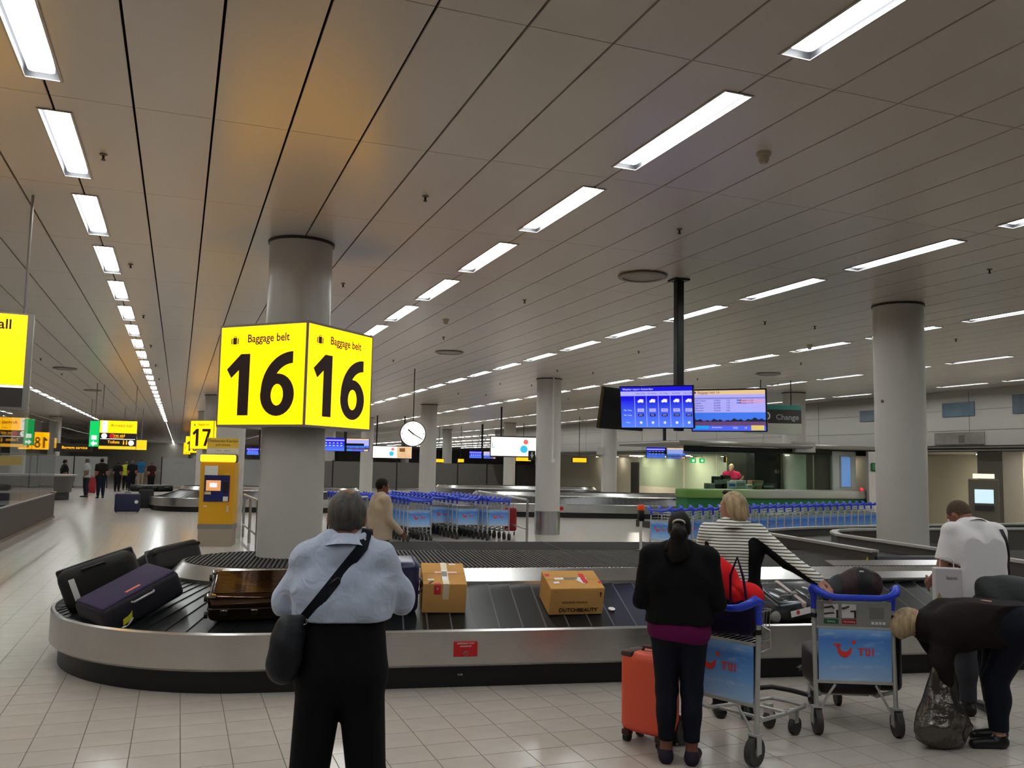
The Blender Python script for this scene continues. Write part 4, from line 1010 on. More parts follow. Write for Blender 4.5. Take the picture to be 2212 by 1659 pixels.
# the plastic bag in her hands
cb_ = A(2034, 1520, 6.8)
def plas(P):
    D = ell(P, (0, 0, .13), (.19, .13, .15)); D = smin(D, cone(P, V3(-.02, 0, .2), V3(.0, 0, .42), .12, .035), .06); D = smin(D, cone(P, V3(.05, 0, .25), V3(.09, .0, .52), .06, .02), .03); D = smin(D, cone(P, V3(-.08, 0, .22), V3(-.03, 0, .5), .06, .022), .03)
    x, y, z = P[:, 0], P[:, 1], P[:, 2]
    return np.maximum(D+.016*np.abs(np.sin(13*x+9*z+2*np.sin(9*y+7*z)))+.010*np.abs(np.sin(29*x-15*z+2*np.sin(17*y)))-.012, -z+.004)
pbg = thing('plastic_bag', 'crinkled dark shiny plastic bag held by the bending woman', 'bag', Vector((cb_.x, cb_.y, 0)), 0)
part('bag_body', sdf_mesh('bag_body', plas, (-.3, -.25, -.02), (.3, .25, .62), .011), mat('grey_plastic_film', '#55504a', .17, .55, bump=(26, 1.0), spec=.9), pbg); pbg.scale = (1.15, 1.1, 1.12)
# white paper bag and black shoulder bag of the man in white
cpb = A(2046, 1264, 7.5); q = thing('paper_bag', 'white printed paper bag carried by the man in white', 'bag', cpb, -azp+.3)
pbm = MB().rbox((0, 0, 0), (.19, .09, .26), .006, 1); part('bag_body', pbm, mat('white_paper', '#c6c0c2', .7, noise=(3, .04)), q)
text('leave', .04, mat('print_grey', '#77777a', .7), q, (.02, -.047, .06)); part('gold_print', MB().prism([(-.1, -.128), (-.03, -.128), (-.07, -.05)], 0, .002, Matrix.Translation((0, -.046, 0)) @ Matrix.Rotation(PI/2, 4, 'X')), mat('gold_ink', '#9a8a55', .5), q)
part('handle', MB().tube([(-.05, 0, .13), (-.045, 0, .19), (0, 0, .21), (.045, 0, .19), (.05, 0, .13)], .004, 6), mat('white_paper', '#c6c0c2', .7), q, 60)
cbb = A(2195, 1300, 7.45); bb = thing('travel_bag', 'big black sports bag hanging behind the man in white', 'bag', (cbb.x, cbb.y, cbb.z-.02), -azp-.25)
def tb(P):
    D = ell(P, (0, 0, 0), (.27, .16, .19)); D = smin(D, cone(P, V3(-.18, 0, .1), V3(.15, 0, .1), .09, .09), .06); return D+.004*np.sin(24*P[:, 0]+31*P[:, 2])
part('bag_body', sdf_mesh('bag_body', tb, (-.36, -.26, -.26), (.36, .26, .28), .012), mat('dark_nylon', '#1b2024', .6, bump=(30, .3)), bb)
part('zip', MB().box((.0, -.168, .03), (.3, .006, .012)), mat('zip_grey', '#3a4046', .5), bb)
part('swoosh', MB().prism([(-.06, -.02), (-.03, -.035), (.09, .035), (-.02, -.012)], 0, .004, Matrix.Translation((-.02, -.165, -.03)) @ Matrix.Rotation(PI/2, 4, 'X')), mat('print_white', '#b9c2c6', .5), bb)
j = po['j']; W_ = lambda v: Vector(po['root'].location)+rotz(v, po['root'].rotation_euler.z)
n = 22; b0 = np.array((.095, -.02, .835))*1.70; b1 = np.array((.128, -.03, .50))*1.70
pts = [b0+(b1-b0)*k/(n-1) for k in range(n)]
sp2 = drape(po['topf'], pts, [(-.25, 1, 0)]*n, off=.004, start=.4)
st_ = ribbon([tuple(x) for x in sp2], [(1, .2, 0)]*n, .035, [(.2, -1, 0)]*n)
bst = part('strap', st_, m_black, bb, 40)
bst.matrix_parent_inverse = (Matrix.Translation(bb.location) @ Matrix.Rotation(bb.rotation_euler.z, 4, 'Z')).inverted()
bst.location = po['root'].location; bst.rotation_euler = po['root'].rotation_euler

# --- man in the beige pullover walking by the trolleys
pg = A(822, 1100, 12.6); 
m_beige = mat('beige_pullover', '#b3a592', .85, bump=(100, .2))
pgm = person('man in a beige pullover and dark trousers walking past the trolley park', (pg.x, pg.y, 0), -PI/2+.15, 1.63, ('pullover', m_beige), ('trousers', mat('dark_brown_cloth', '#1c1410', .8)), m_hblack, skin=m_skin3, shoe=m_shoe,
             loose=True, sleeve=1.97, hem=.47, waist=.56, tin=.018, wrinkle=.004, res=.013, leg_in=.018,
             J=dict(elR=(.125, .03, .64), wrR=(.13, .14, .54), elL=(-.125, -.06, .64), wrL=(-.12, -.02, .52), toL=(-.065, .18, .018), anL=(-.058, .085, .045), knL=(-.055, .07, .275), toR=(.065, .0, .018), anR=(.058, -.11, .05), knR=(.055, .0, .275)))
gs = thing('eyeglasses', 'dark eyeglasses worn by the man in beige', 'eyeglasses', pgm['root'].location, -PI/2+.15)
gm = MB()
for q in (-1, 1):
    c = pgm['hc']+pgm['RH']@np.array((q*.032, .102, .008))*pgm['k']
    gm.tube([tuple(c+pgm['RH']@np.array((.022*math.cos(a), 0, .017*math.sin(a)))) for a in [2*PI*k/12 for k in range(12)]], .0025, 6, True)
    part('temple', MB().tube([tuple(pgm['hc']+pgm['RH']@np.array((q*x, y, .01))*pgm['k']) for x, y in ((.054, .1), (.078, .05), (.082, -.01))], .003, 6), m_black, gs, 60)
part('rims', gm, m_black, gs, 60)
# ------------------------------------------------------------------ luggage trolleys
m_hblue = mat('handle_blue', '#2340c4', .32); m_tube = mat('trolley_tube', '#b9b9b5', .35, .45); m_wire = mat('trolley_wire', '#b0b0ac', .35, .8)
m_tyre = mat('wheel_grey', '#35332f', .6)
def sky_print(name):
    M_ = mat(name, '#3f72b8', .35); nt = M_.node_tree; b = nt.nodes['Principled BSDF']
    tc = nt.nodes.new('ShaderNodeTexCoord'); sp = nt.nodes.new('ShaderNodeSeparateXYZ'); nt.links.new(tc.outputs['Generated'], sp.inputs[0])
    no = nt.nodes.new('ShaderNodeTexNoise'); no.inputs['Scale'].default_value = 3.2; no.inputs['Detail'].default_value = 5
    mp = nt.nodes.new('ShaderNodeMapping'); mp.inputs['Scale'].default_value = (1, 1, 3); nt.links.new(tc.outputs['Generated'], mp.inputs[0]); nt.links.new(mp.outputs[0], no.inputs['Vector'])
    r = nt.nodes.new('ShaderNodeValToRGB'); e = r.color_ramp.elements
    e[0].position = 0; e[0].color = (*hexc('#a3c4ea'), 1); e[1].position = 1; e[1].color = (*hexc('#84b4e8'), 1)
    a = e.new(.45); a.color = (*hexc('#6ba2e2'), 1); a = e.new(.8); a.color = (*hexc('#4a80cf'), 1)
    nt.links.new(sp.outputs[2], r.inputs[0])
    mr = nt.nodes.new('ShaderNodeMapRange'); mr.inputs[1].default_value = .55; mr.inputs[2].default_value = .8; mr.inputs[4].default_value = .55; nt.links.new(no.outputs['Fac'], mr.inputs[0])
    mx = nt.nodes.new('ShaderNodeMix'); mx.data_type = 'RGBA'; mx.inputs[7].default_value = (*hexc('#cfe0f4'), 1)
    nt.links.new(mr.outputs[0], mx.inputs[0]); nt.links.new(r.outputs[0], mx.inputs[6]); nt.links.new(mx.outputs[2], b.inputs['Base Color']); return M_
m_sky = sky_print('sky_print'); m_tui = mat('print_red', '#e03a35', .45)
def logo(parent, z, y=-.014, s=1.):
    mb = MB(); M = Matrix.Translation((0, y, z)) @ Matrix.Rotation(PI/2, 4, 'X') @ Matrix.Scale(s, 4)
    mb.prism([(-.15, .075), (-.145, .058), (-.10, .055), (-.10, .073)], 0, .002, M)
    c = (-.072, .062); n = 16; o = []; i = []
    for k in range(n+1):
        a = PI+.0+(PI-.32)*k/n; ro, ri = .062+.012*math.sin(PI*k/n), .048-.004*math.sin(PI*k/n)
        o.append((c[0]+ro*math.cos(a)*.85, c[1]+ro*math.sin(a)*1.15, .002)); i.append((c[0]+ri*math.cos(a)*.85, c[1]+ri*math.sin(a)*1.0, .002))
    mb.strip(o, i, M); mb.cyl((-.008, .086, 0), (-.008, .086, .002), .0135, 16, M=M)
    for x, poly in ((.035, [(0, 0), (.012, 0), (.012, .042), (.026, .042), (.026, .052), (-.014, .052), (-.014, .042), (0, .042)]), (.072, [(0, .008), (.008, 0), (.024, 0), (.032, .008), (.032, .052), (.021, .052), (.021, .01), (.011, .01), (.011, .052), (0, .052)]), (.118, [(0, 0), (.011, 0), (.011, .052), (0, .052)])):
        mb.prism([(a+x, b-.006) for a, b in poly], 0, .002, M)
    return part('logo', mb, m_tui, parent)
HW = .275
def handle_mesh():
    P = [(HW, .06, .86), (HW, .055, .95), (HW+.012, .05, 1.0), (HW+.012, .0, 1.02), (HW-.01, -.045, .995), (HW-.06, -.07, .97), (HW-.13, -.075, .96)]
    full = P+[(-x, y, z) for x, y, z in reversed(P)]
    return MB().tube(full, [.021, .023, .03, .031, .028, .024, .022]+[.022, .024, .028, .031, .03, .023, .021], 12).mesh('handle', 60)
def trolley(label, loc, rz, group=None, info=True, basket=True, name='luggage_trolley'):
    t = thing(name, label, 'trolley', loc, rz, group)
    link('handle', handle_mesh(), m_hblue, t)
    for sx in (-1, 1):
        part('post', MB().tube([(sx*HW, .06, .9), (sx*HW, .04, .5), (sx*HW, .02, .16)], .0165, 10), m_tube, t, 60)
        part('clamp', MB().cyl((sx*HW, .052, .80), (sx*HW, .05, .83), .023, 12), m_black, t, 60)
        w = part('wheel', MB().cyl((sx*HW-.022, .0, .088), (sx*HW+.022, .0, .088), .088, 20), m_tyre, t, 40)
        part('hub', MB().cyl((sx*HW-.026, .0, .088), (sx*HW+.026, .0, .088), .03, 12), m_grey, w, 40)
        fk = MB()
        for q in (-1, 1): fk.box((sx*HW+q*.031, .005, .13), (.006, .05, .11))
        fk.box((sx*HW, .01, .187), (.07, .06, .012)); part('fork', fk, m_tube, t)
        part('platform_tube', MB().tube([(sx*HW, .03, .3), (sx*.2, .2, .225), (sx*.17, .55, .20), (sx*.14, .86, .19), (sx*.11, .9, .19)], .014, 8), m_tube, t, 60)
        part('strut', MB().tube([(sx*.14, .02, .34), (sx*.2, .04, .24), (sx*.25, .03, .14)], .009, 8), m_tube, t, 60)
    part('front_bar', MB().tube([(-.13, .89, .19), (0, .91, .19), (.13, .89, .19)], .016, 8), m_tube, t, 60)
    part('bumper', MB().tube([(-.2, .84, .255), (-.15, .92, .26), (0, .94, .26), (.15, .92, .26), (.2, .84, .255)], .018, 8), m_black, t, 60)
    for y in (.3, .55): part('cross_bar', MB().cyl((-.18, y, .21), (.18, y, .21), .012, 8), m_tube, t, 60)
    for sx in (-1, 1):
        w = part('castor', MB().cyl((sx*.1-.018, .8, .062), (sx*.1+.018, .8, .062), .062, 16), m_tyre, t, 40); part('castor_fork', MB().box((sx*.1, .79, .13), (.05, .05, .09)), m_tube, t)
    # advert
    pn = part('advert', MB().box((0, .028, .545), (.505, .012, .36)), m_sky, t); logo(pn, .55, y=.021)
    text('Discover your smile', .028, mat('print_pale', '#a9c4e6', .5), pn, (.0, .021, .475))
    fm = MB().box((0, .03, .357), (.53, .022, .022)); part('lower_bar', fm, m_tube, t); part('upper_bar', MB().box((0, .035, .735), (.53, .02, .016)), m_tube, t)
    if info:
        ip = part('information_plate', MB().box((0, .04, .832), (.525, .01, .175)), mat('plate_grey', '#8a8a86', .45), t)
        for k, (x, c, tx) in enumerate(((-.16, '#1d5a35', 'Braking'), (-.035, '#a01c28', 'No braking'))):
            pc = part('pictogram', MB().box((x, .033, .85), (.1, .004, .095)), m_white, ip)
            hb = MB()
            if k == 0: hb.tube([(x-.05, .029, .872), (x-.02, .029, .875), (x+.005, .029, .882), (x+.02, .029, .865)], .006, 6).tube([(x-.05, .029, .828), (x-.01, .029, .834), (x+.02, .029, .835)], .006, 6)
            else: hb.tube([(x-.05, .029, .868), (x-.02, .029, .876), (x+.0, .029, .885)], .006, 6).tube([(x+.01, .029, .85), (x+.04, .029, .85)], .006, 6)
            hb.box((x+.042, .03, .83), (.014, .003, .055)); part('hand_drawing', hb, m_ink, pc)
            cb = part('caption', MB().box((x, .033, .776), (.1, .004, .032)), mat('caption_'+tx.replace(' ', '_'), c, .5), ip); text(tx, .018, m_white, cb, (x, .0305, .776))
        for k in range(4): part('small_icon', MB().rbox((.13+.026*k, .033, .77), (.02, .004, .018), .001, 1), m_white, ip)
        part('instruction_text', MB().box((.16, .033, .84), (.1, .003, .08)), mat('plate_grey2', '#75756f', .5), ip)
    if basket:
        bk = MB()
        for z, e in ((.93, .0), (.74, .02)): bk.tube([(-HW+.02, .07, z), (-HW+.03, .26-e, z), (HW-.03, .26-e, z), (HW-.02, .07, z)], .006, 6)
        for k in range(12): x = -.235+.043*k; bk.tube([(x, .26, .93), (x, .24, .74), (x, .07, .735)], .003, 5)
        for sx in (-1, 1):
            for k in range(4): bk.tube([(sx*(HW-.02), .10+.045*k, .93), (sx*(HW-.03), .10+.04*k, .74)], .003, 5)
        tag(part('wire_basket', bk, m_wire, t, 60), kind='stuff')
        part('guard', MB().tube([(HW+.01, .06, .86), (HW+.06, .09, .83), (HW+.06, .1, .72), (HW+.01, .07, .69)], .007, 6), m_wire, t, 60)
    return t
wl_, wr_ = Z(1764, 1585, 0), Z(1941, 1592, 0)
ax = (wr_-wl_); rzR = math.atan2(ax.y, ax.x); cR = (wl_+wr_)/2
trR = trolley('luggage trolley with maroon backpack on top and blue advert facing the camera', cR, rzR)
cLr = Z(1630, 1655, 0); rzL = math.radians(-68); cL = cLr-rotz((HW, 0, 0), rzL)
trL = trolley('luggage trolley standing askew behind the woman in black with a red bag in its basket', cL, rzL, info=False)
# backpack and red bag in the baskets
def soft(name, label, f, lo, hi, m_, loc, rz, res=.011, part_name='body'):
    t = thing(name, label, 'bag', loc, rz); link(part_name, sdf_mesh(part_name, f, lo, hi, res), m_, t); return t
pk = cR+rotz((.055, .15, .80), rzR)
def bpf(P):
    D = ell(P, (0, 0, .11), (.19, .11, .11)); D = smin(D, ell(P, (.04, 0, .16), (.14, .09, .085)), .04); D = smin(D, ell(P, (-.17, -.02, .06), (.08, .09, .07)), .04)
    D = smin(D, cone(P, V3(.02, -.05, .235), V3(.13, -.05, .205), .018, .014), .02)
    return np.maximum(D+.004*np.sin(30*P[:, 0]+22*P[:, 2]), -P[:, 2]+.002)
pk.z = .90
bpk = soft('backpack', 'maroon and black backpack lying in the right trolley basket', bpf, (-.3, -.2, -.05), (.3, .2, .38), mat('maroon_nylon', '#2c0f14', .6, bump=(30, .3)), pk, rzR, .010)
part('black_pocket', sdf_mesh('black_pocket', lambda P: np.maximum(bpf(P)-.006, np.abs(P[:, 0]-.03)-.05), (-.1, -.2, -.05), (.2, .2, .38), .010), mat('black_nylon', '#0f0f12', .6), bpk)
part('side_pocket', sdf_mesh('side_pocket', lambda P: np.maximum(bpf(P)-.006, P[:, 0]+.12), (-.3, -.2, -.05), (0, .2, .3), .010), mat('black_nylon', '#0f0f12', .6), bpk)
part('badge', MB().box((.0, -.128, .235), (.03, .004, .01)), m_white, bpk)
pr_ = cL+rotz((-.02, .17, 0), rzL); pr_.z = .77
def rbf(P):
    D = ell(P, (-.07, 0, .30), (.15, .11, .17)); D = smin(D, ell(P, (.11, 0, .24), (.13, .11, .09)), .05); D = smin(D, cone(P, V3(-.16, 0, .42), V3(-.1, 0, .44), .05, .06), .04); return D+.006*np.sin(26*P[:, 0]+19*P[:, 2])
def pbf(P):
    D = cone(P, V3(-.1, 0, .08), V3(.1, 0, .08), .11, .1); D = smin(D, cone(P, V3(-.12, 0, .2), V3(.12, 0, .2), .12, .1), .05); D = np.maximum(D, P[:, 2]-.27+P[:, 0]*.25); return D+.004*np.sin(30*P[:, 0])
rb = soft('tote_bag', 'dark purple tote with bright red clothing in the left trolley basket', pbf, (-.3, -.2, -.1), (.3, .2, .4), mat('purple_canvas', '#1d1230', .75), pr_, rzL+.1)
part('red_clothing', sdf_mesh('red_clothing', rbf, (-.3, -.2, .05), (.3, .2, .6), .010), mat('red_fleece', '#d81c22', .8, bump=(60, .3)), rb)
for sy, xo in ((-.11, -.12), (-.11, .12)):
    part('handle', MB().tube([(xo-.05, sy, .2), (xo-.045, sy-.01, .38), (xo, sy+.0, .5), (xo+.045, sy-.01, .38), (xo+.07, sy, .2)], .009, 8), mat('purple_strap', '#2a1838', .7), rb, 60)
# suitcase standing on the right trolley platform
sc1 = thing('suitcase', 'dark maroon suitcase lying on the right trolley platform', 'suitcase', cR+rotz((0, .34, .225), rzR), rzR)
part('shell', MB().rbox((0, .05, .16), (.46, .5, .3), .06, 4), mat('maroon_shell', '#1a0b12', .45), sc1, 40); part('handle', MB().tube([(-.08, -.2, .24), (-.07, -.225, .25), (.07, -.225, .25), (.08, -.2, .24)], .009, 8), m_black, sc1, 60)
sc1b = thing('suitcase', 'black upright suitcase on the right trolley beside the maroon one', 'suitcase', cR+rotz((.21, .42, .225), rzR), rzR)
part('shell', MB().rbox((.12, .03, .27), (.2, .34, .52), .05, 4), m_black, sc1b, 40); part('handle', MB().tube([(.1, -.06, .52), (.1, -.05, .56), (.1, .05, .56), (.1, .06, .52)], .009, 8), m_black, sc1b, 60)

# --- parked trolleys: nested rows
def park_trolley():
    t = thing('luggage_trolley', 'x', 'trolley')
    me = handle_mesh(); h = link('handle', me, m_hblue, t)
    fr_ = MB()
    for sx in (-1, 1):
        fr_.tube([(sx*HW, .06, .9), (sx*HW, .02, .16)], .0165, 6); fr_.tube([(sx*HW, .03, .3), (sx*.2, .2, .225), (sx*.14, .86, .19)], .014, 6)
    fr_.box((0, .03, .357), (.53, .022, .022)).box((0, .035, .735), (.53, .02, .016)); part('frame', fr_, m_tube, t, 60)
    ad = part('advert', MB().box((0, .028, .545), (.505, .012, .36)), m_sky, t); logo(ad, .55, y=.021)
    pl_ = MB(); 
    for z in (.92, .86, .80): pl_.tube([(-HW+.02, .08, z), (-HW+.03, .25, z), (HW-.03, .25, z), (HW-.02, .08, z)], .006, 5)
    for k in range(7): pl_.tube([(-.24+.08*k, .25, .93), (-.24+.08*k, .24, .74)], .004, 5)
    tag(part('wire_basket', pl_, m_wire, t), kind='stuff')
    for sx in (-1, 1): part('wheel', MB().cyl((sx*HW-.022, 0, .088), (sx*HW+.022, 0, .088), .088, 14), m_tyre, t, 40)
    for sx in (-1, 1): part('castor', MB().cyl((sx*.1-.018, .8, .062), (sx*.1+.018, .8, .062), .062, 10), m_tyre, t, 40)
    return t
proto = park_trolley(); first = [True]
def place_trolley(p, rz, label, group):
    o = proto if first[0] else copy_tree(proto); first[0] = False
    o.location = p; o.rotation_euler = (0, 0, rz); o['label'] = label; o['group'] = group; return o
NTH = ('first', 'second', 'third', 'fourth', 'fifth', 'sixth', 'seventh', 'eighth', 'ninth', 'tenth', 'eleventh', 'twelfth', 'thirteenth', 'fourteenth', 'fifteenth', 'sixteenth', 'seventeenth', 'eighteenth', 'nineteenth', 'twentieth', 'twenty-first', 'twenty-second', 'twenty-third', 'twenty-fourth', 'twenty-fifth', 'twenty-sixth', 'twenty-seventh')
rows = [(Z(905, 1172, 0)+Vector((0, 0, 0)), 'first', 14), (Z(953, 1160, 0), 'second', 12), (Z(1010, 1165, 0), 'third', 13), (Z(1076, 1168, 0), 'fourth', 14), (Z(800, 1165, 0), 'leftmost', 12)]
for p, nm, n in rows:
    for k in range(n):
        lb = 'front trolley with blue advert in the %s nested trolley row by the pillar' % nm if k == 0 else '%s trolley from the front, nested in the %s trolley row by the pillar' % (NTH[k], nm)
        place_trolley(p+Vector((-.02*k, .30*k, 0)), -.06, lb, 'parked trolleys in the %s row by the pillar' % nm)
a_, b_ = Z(1425, 1099, 1.0), Z(1885, 1086, 1.0); a_.z = b_.z = 0
n = 27; d_ = (b_-a_)/(n-1); rr_ = math.atan2(d_.y, d_.x)-PI/2
for k in range(n):
    lb = 'end trolley showing its blue advert at the left end of the long row' if k == 0 else ('last trolley at the right end of the long trolley row' if k == n-1 else '%s trolley from the left end of the long row before the booth' % NTH[k])
    place_trolley(a_+d_*k, rr_, lb, 'parked trolleys in the long row before the booth')
# wheel stop with yellow reflectors in front of the parked rows
q0, q1 = Z(845, 1181, 0), Z(945, 1178, 0); ws_ = thing('wheel_stop', 'low black wheel stop with yellow reflectors before the trolleys', 'wheel stop', (q0+q1)/2, math.atan2((q1-q0).y, (q1-q0).x))
L = (q1-q0).length; part('bar', MB().rbox((0, 0, .05), (L, .16, .1), .03, 2), m_rubber, ws_, 40)
for x in (-.3, .28): part('reflector', MB().rbox((x*L, -.06, .07), (.16, .06, .05), .01, 1), mat('reflector_yellow', '#d9b81c', .4), ws_)
# tube barriers of the trolley park
def barrier(p, q, label, posts=3, h=1.0):
    t = thing('tube_barrier', label, 'barrier', p); d = q-p
    part('handrail', MB().cyl((0, 0, h), tuple(d+Vector((0, 0, h))), .03, 12), m_chrome, t, 40); part('mid_rail', MB().cyl((0, 0, .3), tuple(d+Vector((0, 0, .3))), .025, 10), m_chrome, t, 40)
    for k in range(posts): c = d*k/(posts-1); part('post', MB().cyl((c.x, c.y, 0), (c.x, c.y, h), .03, 12), m_chrome, t, 40)
    return t
barrier(Z(1138, 1170, 0), Z(1108, 1148, 0)+Vector((0, 3, 0)), 'steel tube barrier right of the parked trolleys')
barrier(Z(553, 1188, 0), Z(524, 1160, 0), 'steel tube barrier behind the big pillar by the ticket machine', 3)
barrier(Z(722, 1172, 0), Z(790, 1168, 0), 'steel tube barrier left of the man in beige', 2, 1.02)
# red wheeled case leaning by the parked trolleys
q = thing('suitcase', 'red suitcase with extended handle beside the parked trolleys', 'suitcase', Z(1103, 1160, 0)+Vector((.15, .5, 0)), -.3)
part('shell', MB().rbox((0, 0, .42), (.36, .24, .6), .05, 3), mat('red_shell', '#8c1018', .45), q, 40); part('pull_handle', MB().tube([(-.1, .06, .7), (-.1, .06, 1.05), (.1, .06, 1.05), (.1, .06, .7)], .009, 8), m_grey, q, 60)
for sx in (-1, 1): part('wheel', MB().cyl((sx*.13-.015, .06, .05), (sx*.13+.015, .06, .05), .05, 12), m_black, q, 40)
# ------------------------------------------------------------------ baggage on the carousel and by it
SL = math.atan2(.315, RO-.05-(RI+.1))
def belt_frame(px, py, zg, spin=0., tilt=SL, lift=0.):
    """matrix resting on the sloping plates at a measured spot: x along the belt, y up the slope, z out of the plates"""
    p = Z(px, py, zg); q = rotz(p-O16, -ANG)
    if q.x >= 0: a = 0; v = q.y+RO
    else: a = math.atan2(q.x, -q.y); v = RO-math.hypot(q.x, q.y)
    z = .392+(v-.05)*math.tan(SL)+.016
    yaw = ANG+a
    return Matrix.Translation((p.x, p.y, z+lift)) @ Matrix.Rotation(yaw, 4, 'Z') @ Matrix.Rotation(tilt, 4, 'X') @ Matrix.Rotation(spin, 4, 'Z')
def lug(name, label, cat, M):
    t = thing(name, label, cat); t.matrix_world = M; t.rotation_mode = 'XYZ'; return t
def tagstrip(t, P, w=.04, m_=None): return part('baggage_tag', ribbon([np.array(p) for p in P], [(1, .2, 0)]*len(P), w, [(0, 0, 1)]*len(P), .002), m_ or mat('tag_white', '#d5d5d2', .5), t, 60)
# purple soft suitcase
m_pur = mat('purple_fabric', '#3d3450', .75, bump=(90, .25)); m_purd = mat('purple_dark', '#15121e', .65, bump=(60, .2))
t = lug('suitcase', 'purple fabric suitcase lying on the left end of the carousel', 'suitcase', belt_frame(292, 1302, .60, math.radians(82), SL+.10))
part('body', MB().rbox((0, 0, .125), (.72, .50, .24), .05, 4), m_purd, t, 40); part('front_panel', MB().rbox((0, 0, .24), (.67, .46, .03), .014, 3), m_pur, t, 40)
part('side_handle', MB().tube([(-.1, -.248, .19), (-.09, -.275, .19), (.09, -.275, .19), (.1, -.248, .19)], .011, 8), mat('handle_silver', '#a5a5aa', .35, .6), t, 60)
part('orange_label', MB().box((-.02, -.16, .257), (.13, .03, .004)), mat('label_orange', '#d8735a', .6), t)
part('yellow_tag', ribbon([np.array(p) for p in ((-.10, -.235, .12), (-.14, -.26, .09), (-.18, -.27, .08), (-.22, -.26, .07))], [(.3, 0, 1)]*4, .05, [(0, -1, 0)]*4), mat('tag_yellow', '#c9c62a', .5), t, 60)
tagstrip(t, [(-.11, -.24, .09), (-.16, -.26, .05), (-.2, -.265, .03), (-.24, -.26, .04)], .035)
# black suitcase standing at the far-left end
t = lug('suitcase', 'black suitcase with a white tag standing at the far left of the carousel', 'suitcase', belt_frame(236, 1268, .66, math.radians(74), SL+.05))
part('body', MB().rbox((0, .0, .20), (.66, .30, .40), .09, 4), mat('black_fabric', '#151514', .65, bump=(60, .3)), t, 40); part('zip_band', MB().rbox((0, 0, .205), (.665, .05, .41), .02, 2), m_black, t, 40)
part('handle', MB().tube([(-.1, -.13, .36), (-.09, -.155, .37), (.09, -.155, .37), (.1, -.13, .36)], .011, 8), m_black, t, 60)
part('baggage_tag', MB().box((-.2, -.153, .22), (.05, .004, .2)), mat('tag_white', '#d5d5d2', .5), t)
# large black suitcase with grey strap behind
t = lug('suitcase', 'long black suitcase with a grey strap on the rear bend of the carousel', 'suitcase', belt_frame(362, 1234, .66, math.radians(62), SL+.05))
part('body', MB().rbox((0, 0, .13), (.78, .5, .26), .06, 4), mat('charcoal_fabric', '#222223', .6, bump=(50, .3)), t, 40); part('rim_band', MB().rbox((0, 0, .2), (.785, .505, .04), .015, 2), m_black, t, 40)
part('grey_strap', MB().rbox((.2, 0, .13), (.05, .515, .275), .02, 2), mat('strap_grey', '#6d6d70', .6), t, 40)
part('red_label', MB().box((-.25, -.255, .12), (.06, .006, .05)), mat('red_sign', '#b3151b', .4), t)
# bronze ribbed hard shell
m_brz = mat('bronze_gloss', '#3a2412', .13, .75, coat=.3)
t = lug('suitcase', 'bronze ribbed hard-shell suitcase lying flat on the carousel', 'suitcase', belt_frame(553, 1322, .55, math.radians(2)))
part('shell', MB().rbox((0, 0, .125), (.74, .50, .24), .05, 4), m_brz, t, 40)
for k in range(17): part('rib', MB().rbox((0, -.2+.025*k, .247), (.66, .012, .020), .004, 1), m_brz, t, 40)
for sx in (-1, 1):
    for sy in (-1, 1): part('corner_guard', MB().rbox((sx*.34, sy*.225, .235), (.08, .06, .03), .012, 2), mat('chrome_trim', '#8a8478', .2, 1.), t, 40)
for sy in (-1, 1):
    for z in (.05, .2): part('wheel', MB().cyl((-.40, sy*.19, z), (-.375, sy*.19, z), .03, 14), m_black, t, 40)
for x in (-.24, .0): part('latch', MB().rbox((x, -.258, .10), (.06, .02, .05), .006, 1), mat('chrome_trim', '#8a8478', .2, 1.), t, 40)
part('edge_frame', MB().rbox((0, 0, .125), (.748, .508, .02), .008, 1), mat('bronze_dark', '#18120c', .3, .5), t)
# navy hard shell behind the man
t = lug('suitcase', 'navy hard-shell suitcase half hidden by the man in blue', 'suitcase', belt_frame(846, 1345, .47, math.radians(4), .25))
part('shell', MB().rbox((0, .13, .23), (.46, .26, .46), .06, 5), mat('navy_gloss', '#22224a', .3), t, 40)
for k in range(5): part('groove', MB().box((-.12+.06*k, .0, .22), (.008, .006, .34)), m_black, t)
part('side_handle', MB().tube([(.225, .06, .17), (.255, .06, .19), (.255, .06, .29), (.225, .06, .31)], .014, 8), mat('chrome_trim', '#8a8478', .2, 1.), t, 60)
part('red_ribbon', MB().box((-.06, -.006, .04), (.03, .008, .08)), mat('red_sign', '#b3151b', .4), t)
tagstrip(t, [(.26, .04, .22), (.30, .02, .26), (.34, .0, .30)], .03)
# cardboard boxes
m_card = mat('cardboard', '#d09f5e', .8, noise=(4, .07), bump=(30, .08)); m_cards = mat('cardboard_flap', '#c89858', .8, noise=(4, .07))
m_tape = mat('clear_tape', '#e0d0aa', .2, spec=.8); m_lab = mat('label_white', '#eceae8', .5); m_labr = mat('label_red', '#d8303a', .5); m_labp = mat('label_pink', '#efbcb0', .5)
def carton(label, M, w, d, h):
    t = lug('cardboard_box', label, 'box', M)
    part('carton', MB().rbox((0, d/2, h/2), (w, d, h), .004, 1), m_card, t)
    part('top_flap', MB().box((0, d*.25, h+.001), (w-.004, d*.5-.004, .003)), m_cards, t); part('top_flap', MB().box((0, d*.75, h+.001), (w-.004, d*.5-.004, .003)), m_cards, t)
    return t
w, d, h = .385, .44, .27
t = carton('brown cardboard box with a vertical taped seam, left of the two boxes', belt_frame(957, 1352, .43, math.radians(-2)), w, d, h)
part('tape', MB().box((.01, d/2, h+.004), (.055, d+.002, .002)).box((.01, -.002, h-.07), (.055, .002, .14)), m_tape, t)
part('label', MB().box((.005, .17, h+.006), (.05, .22, .001)), m_lab, t); part('pink_label', MB().box((.02, .23, h+.007), (.2, .035, .001)), m_labp, t)
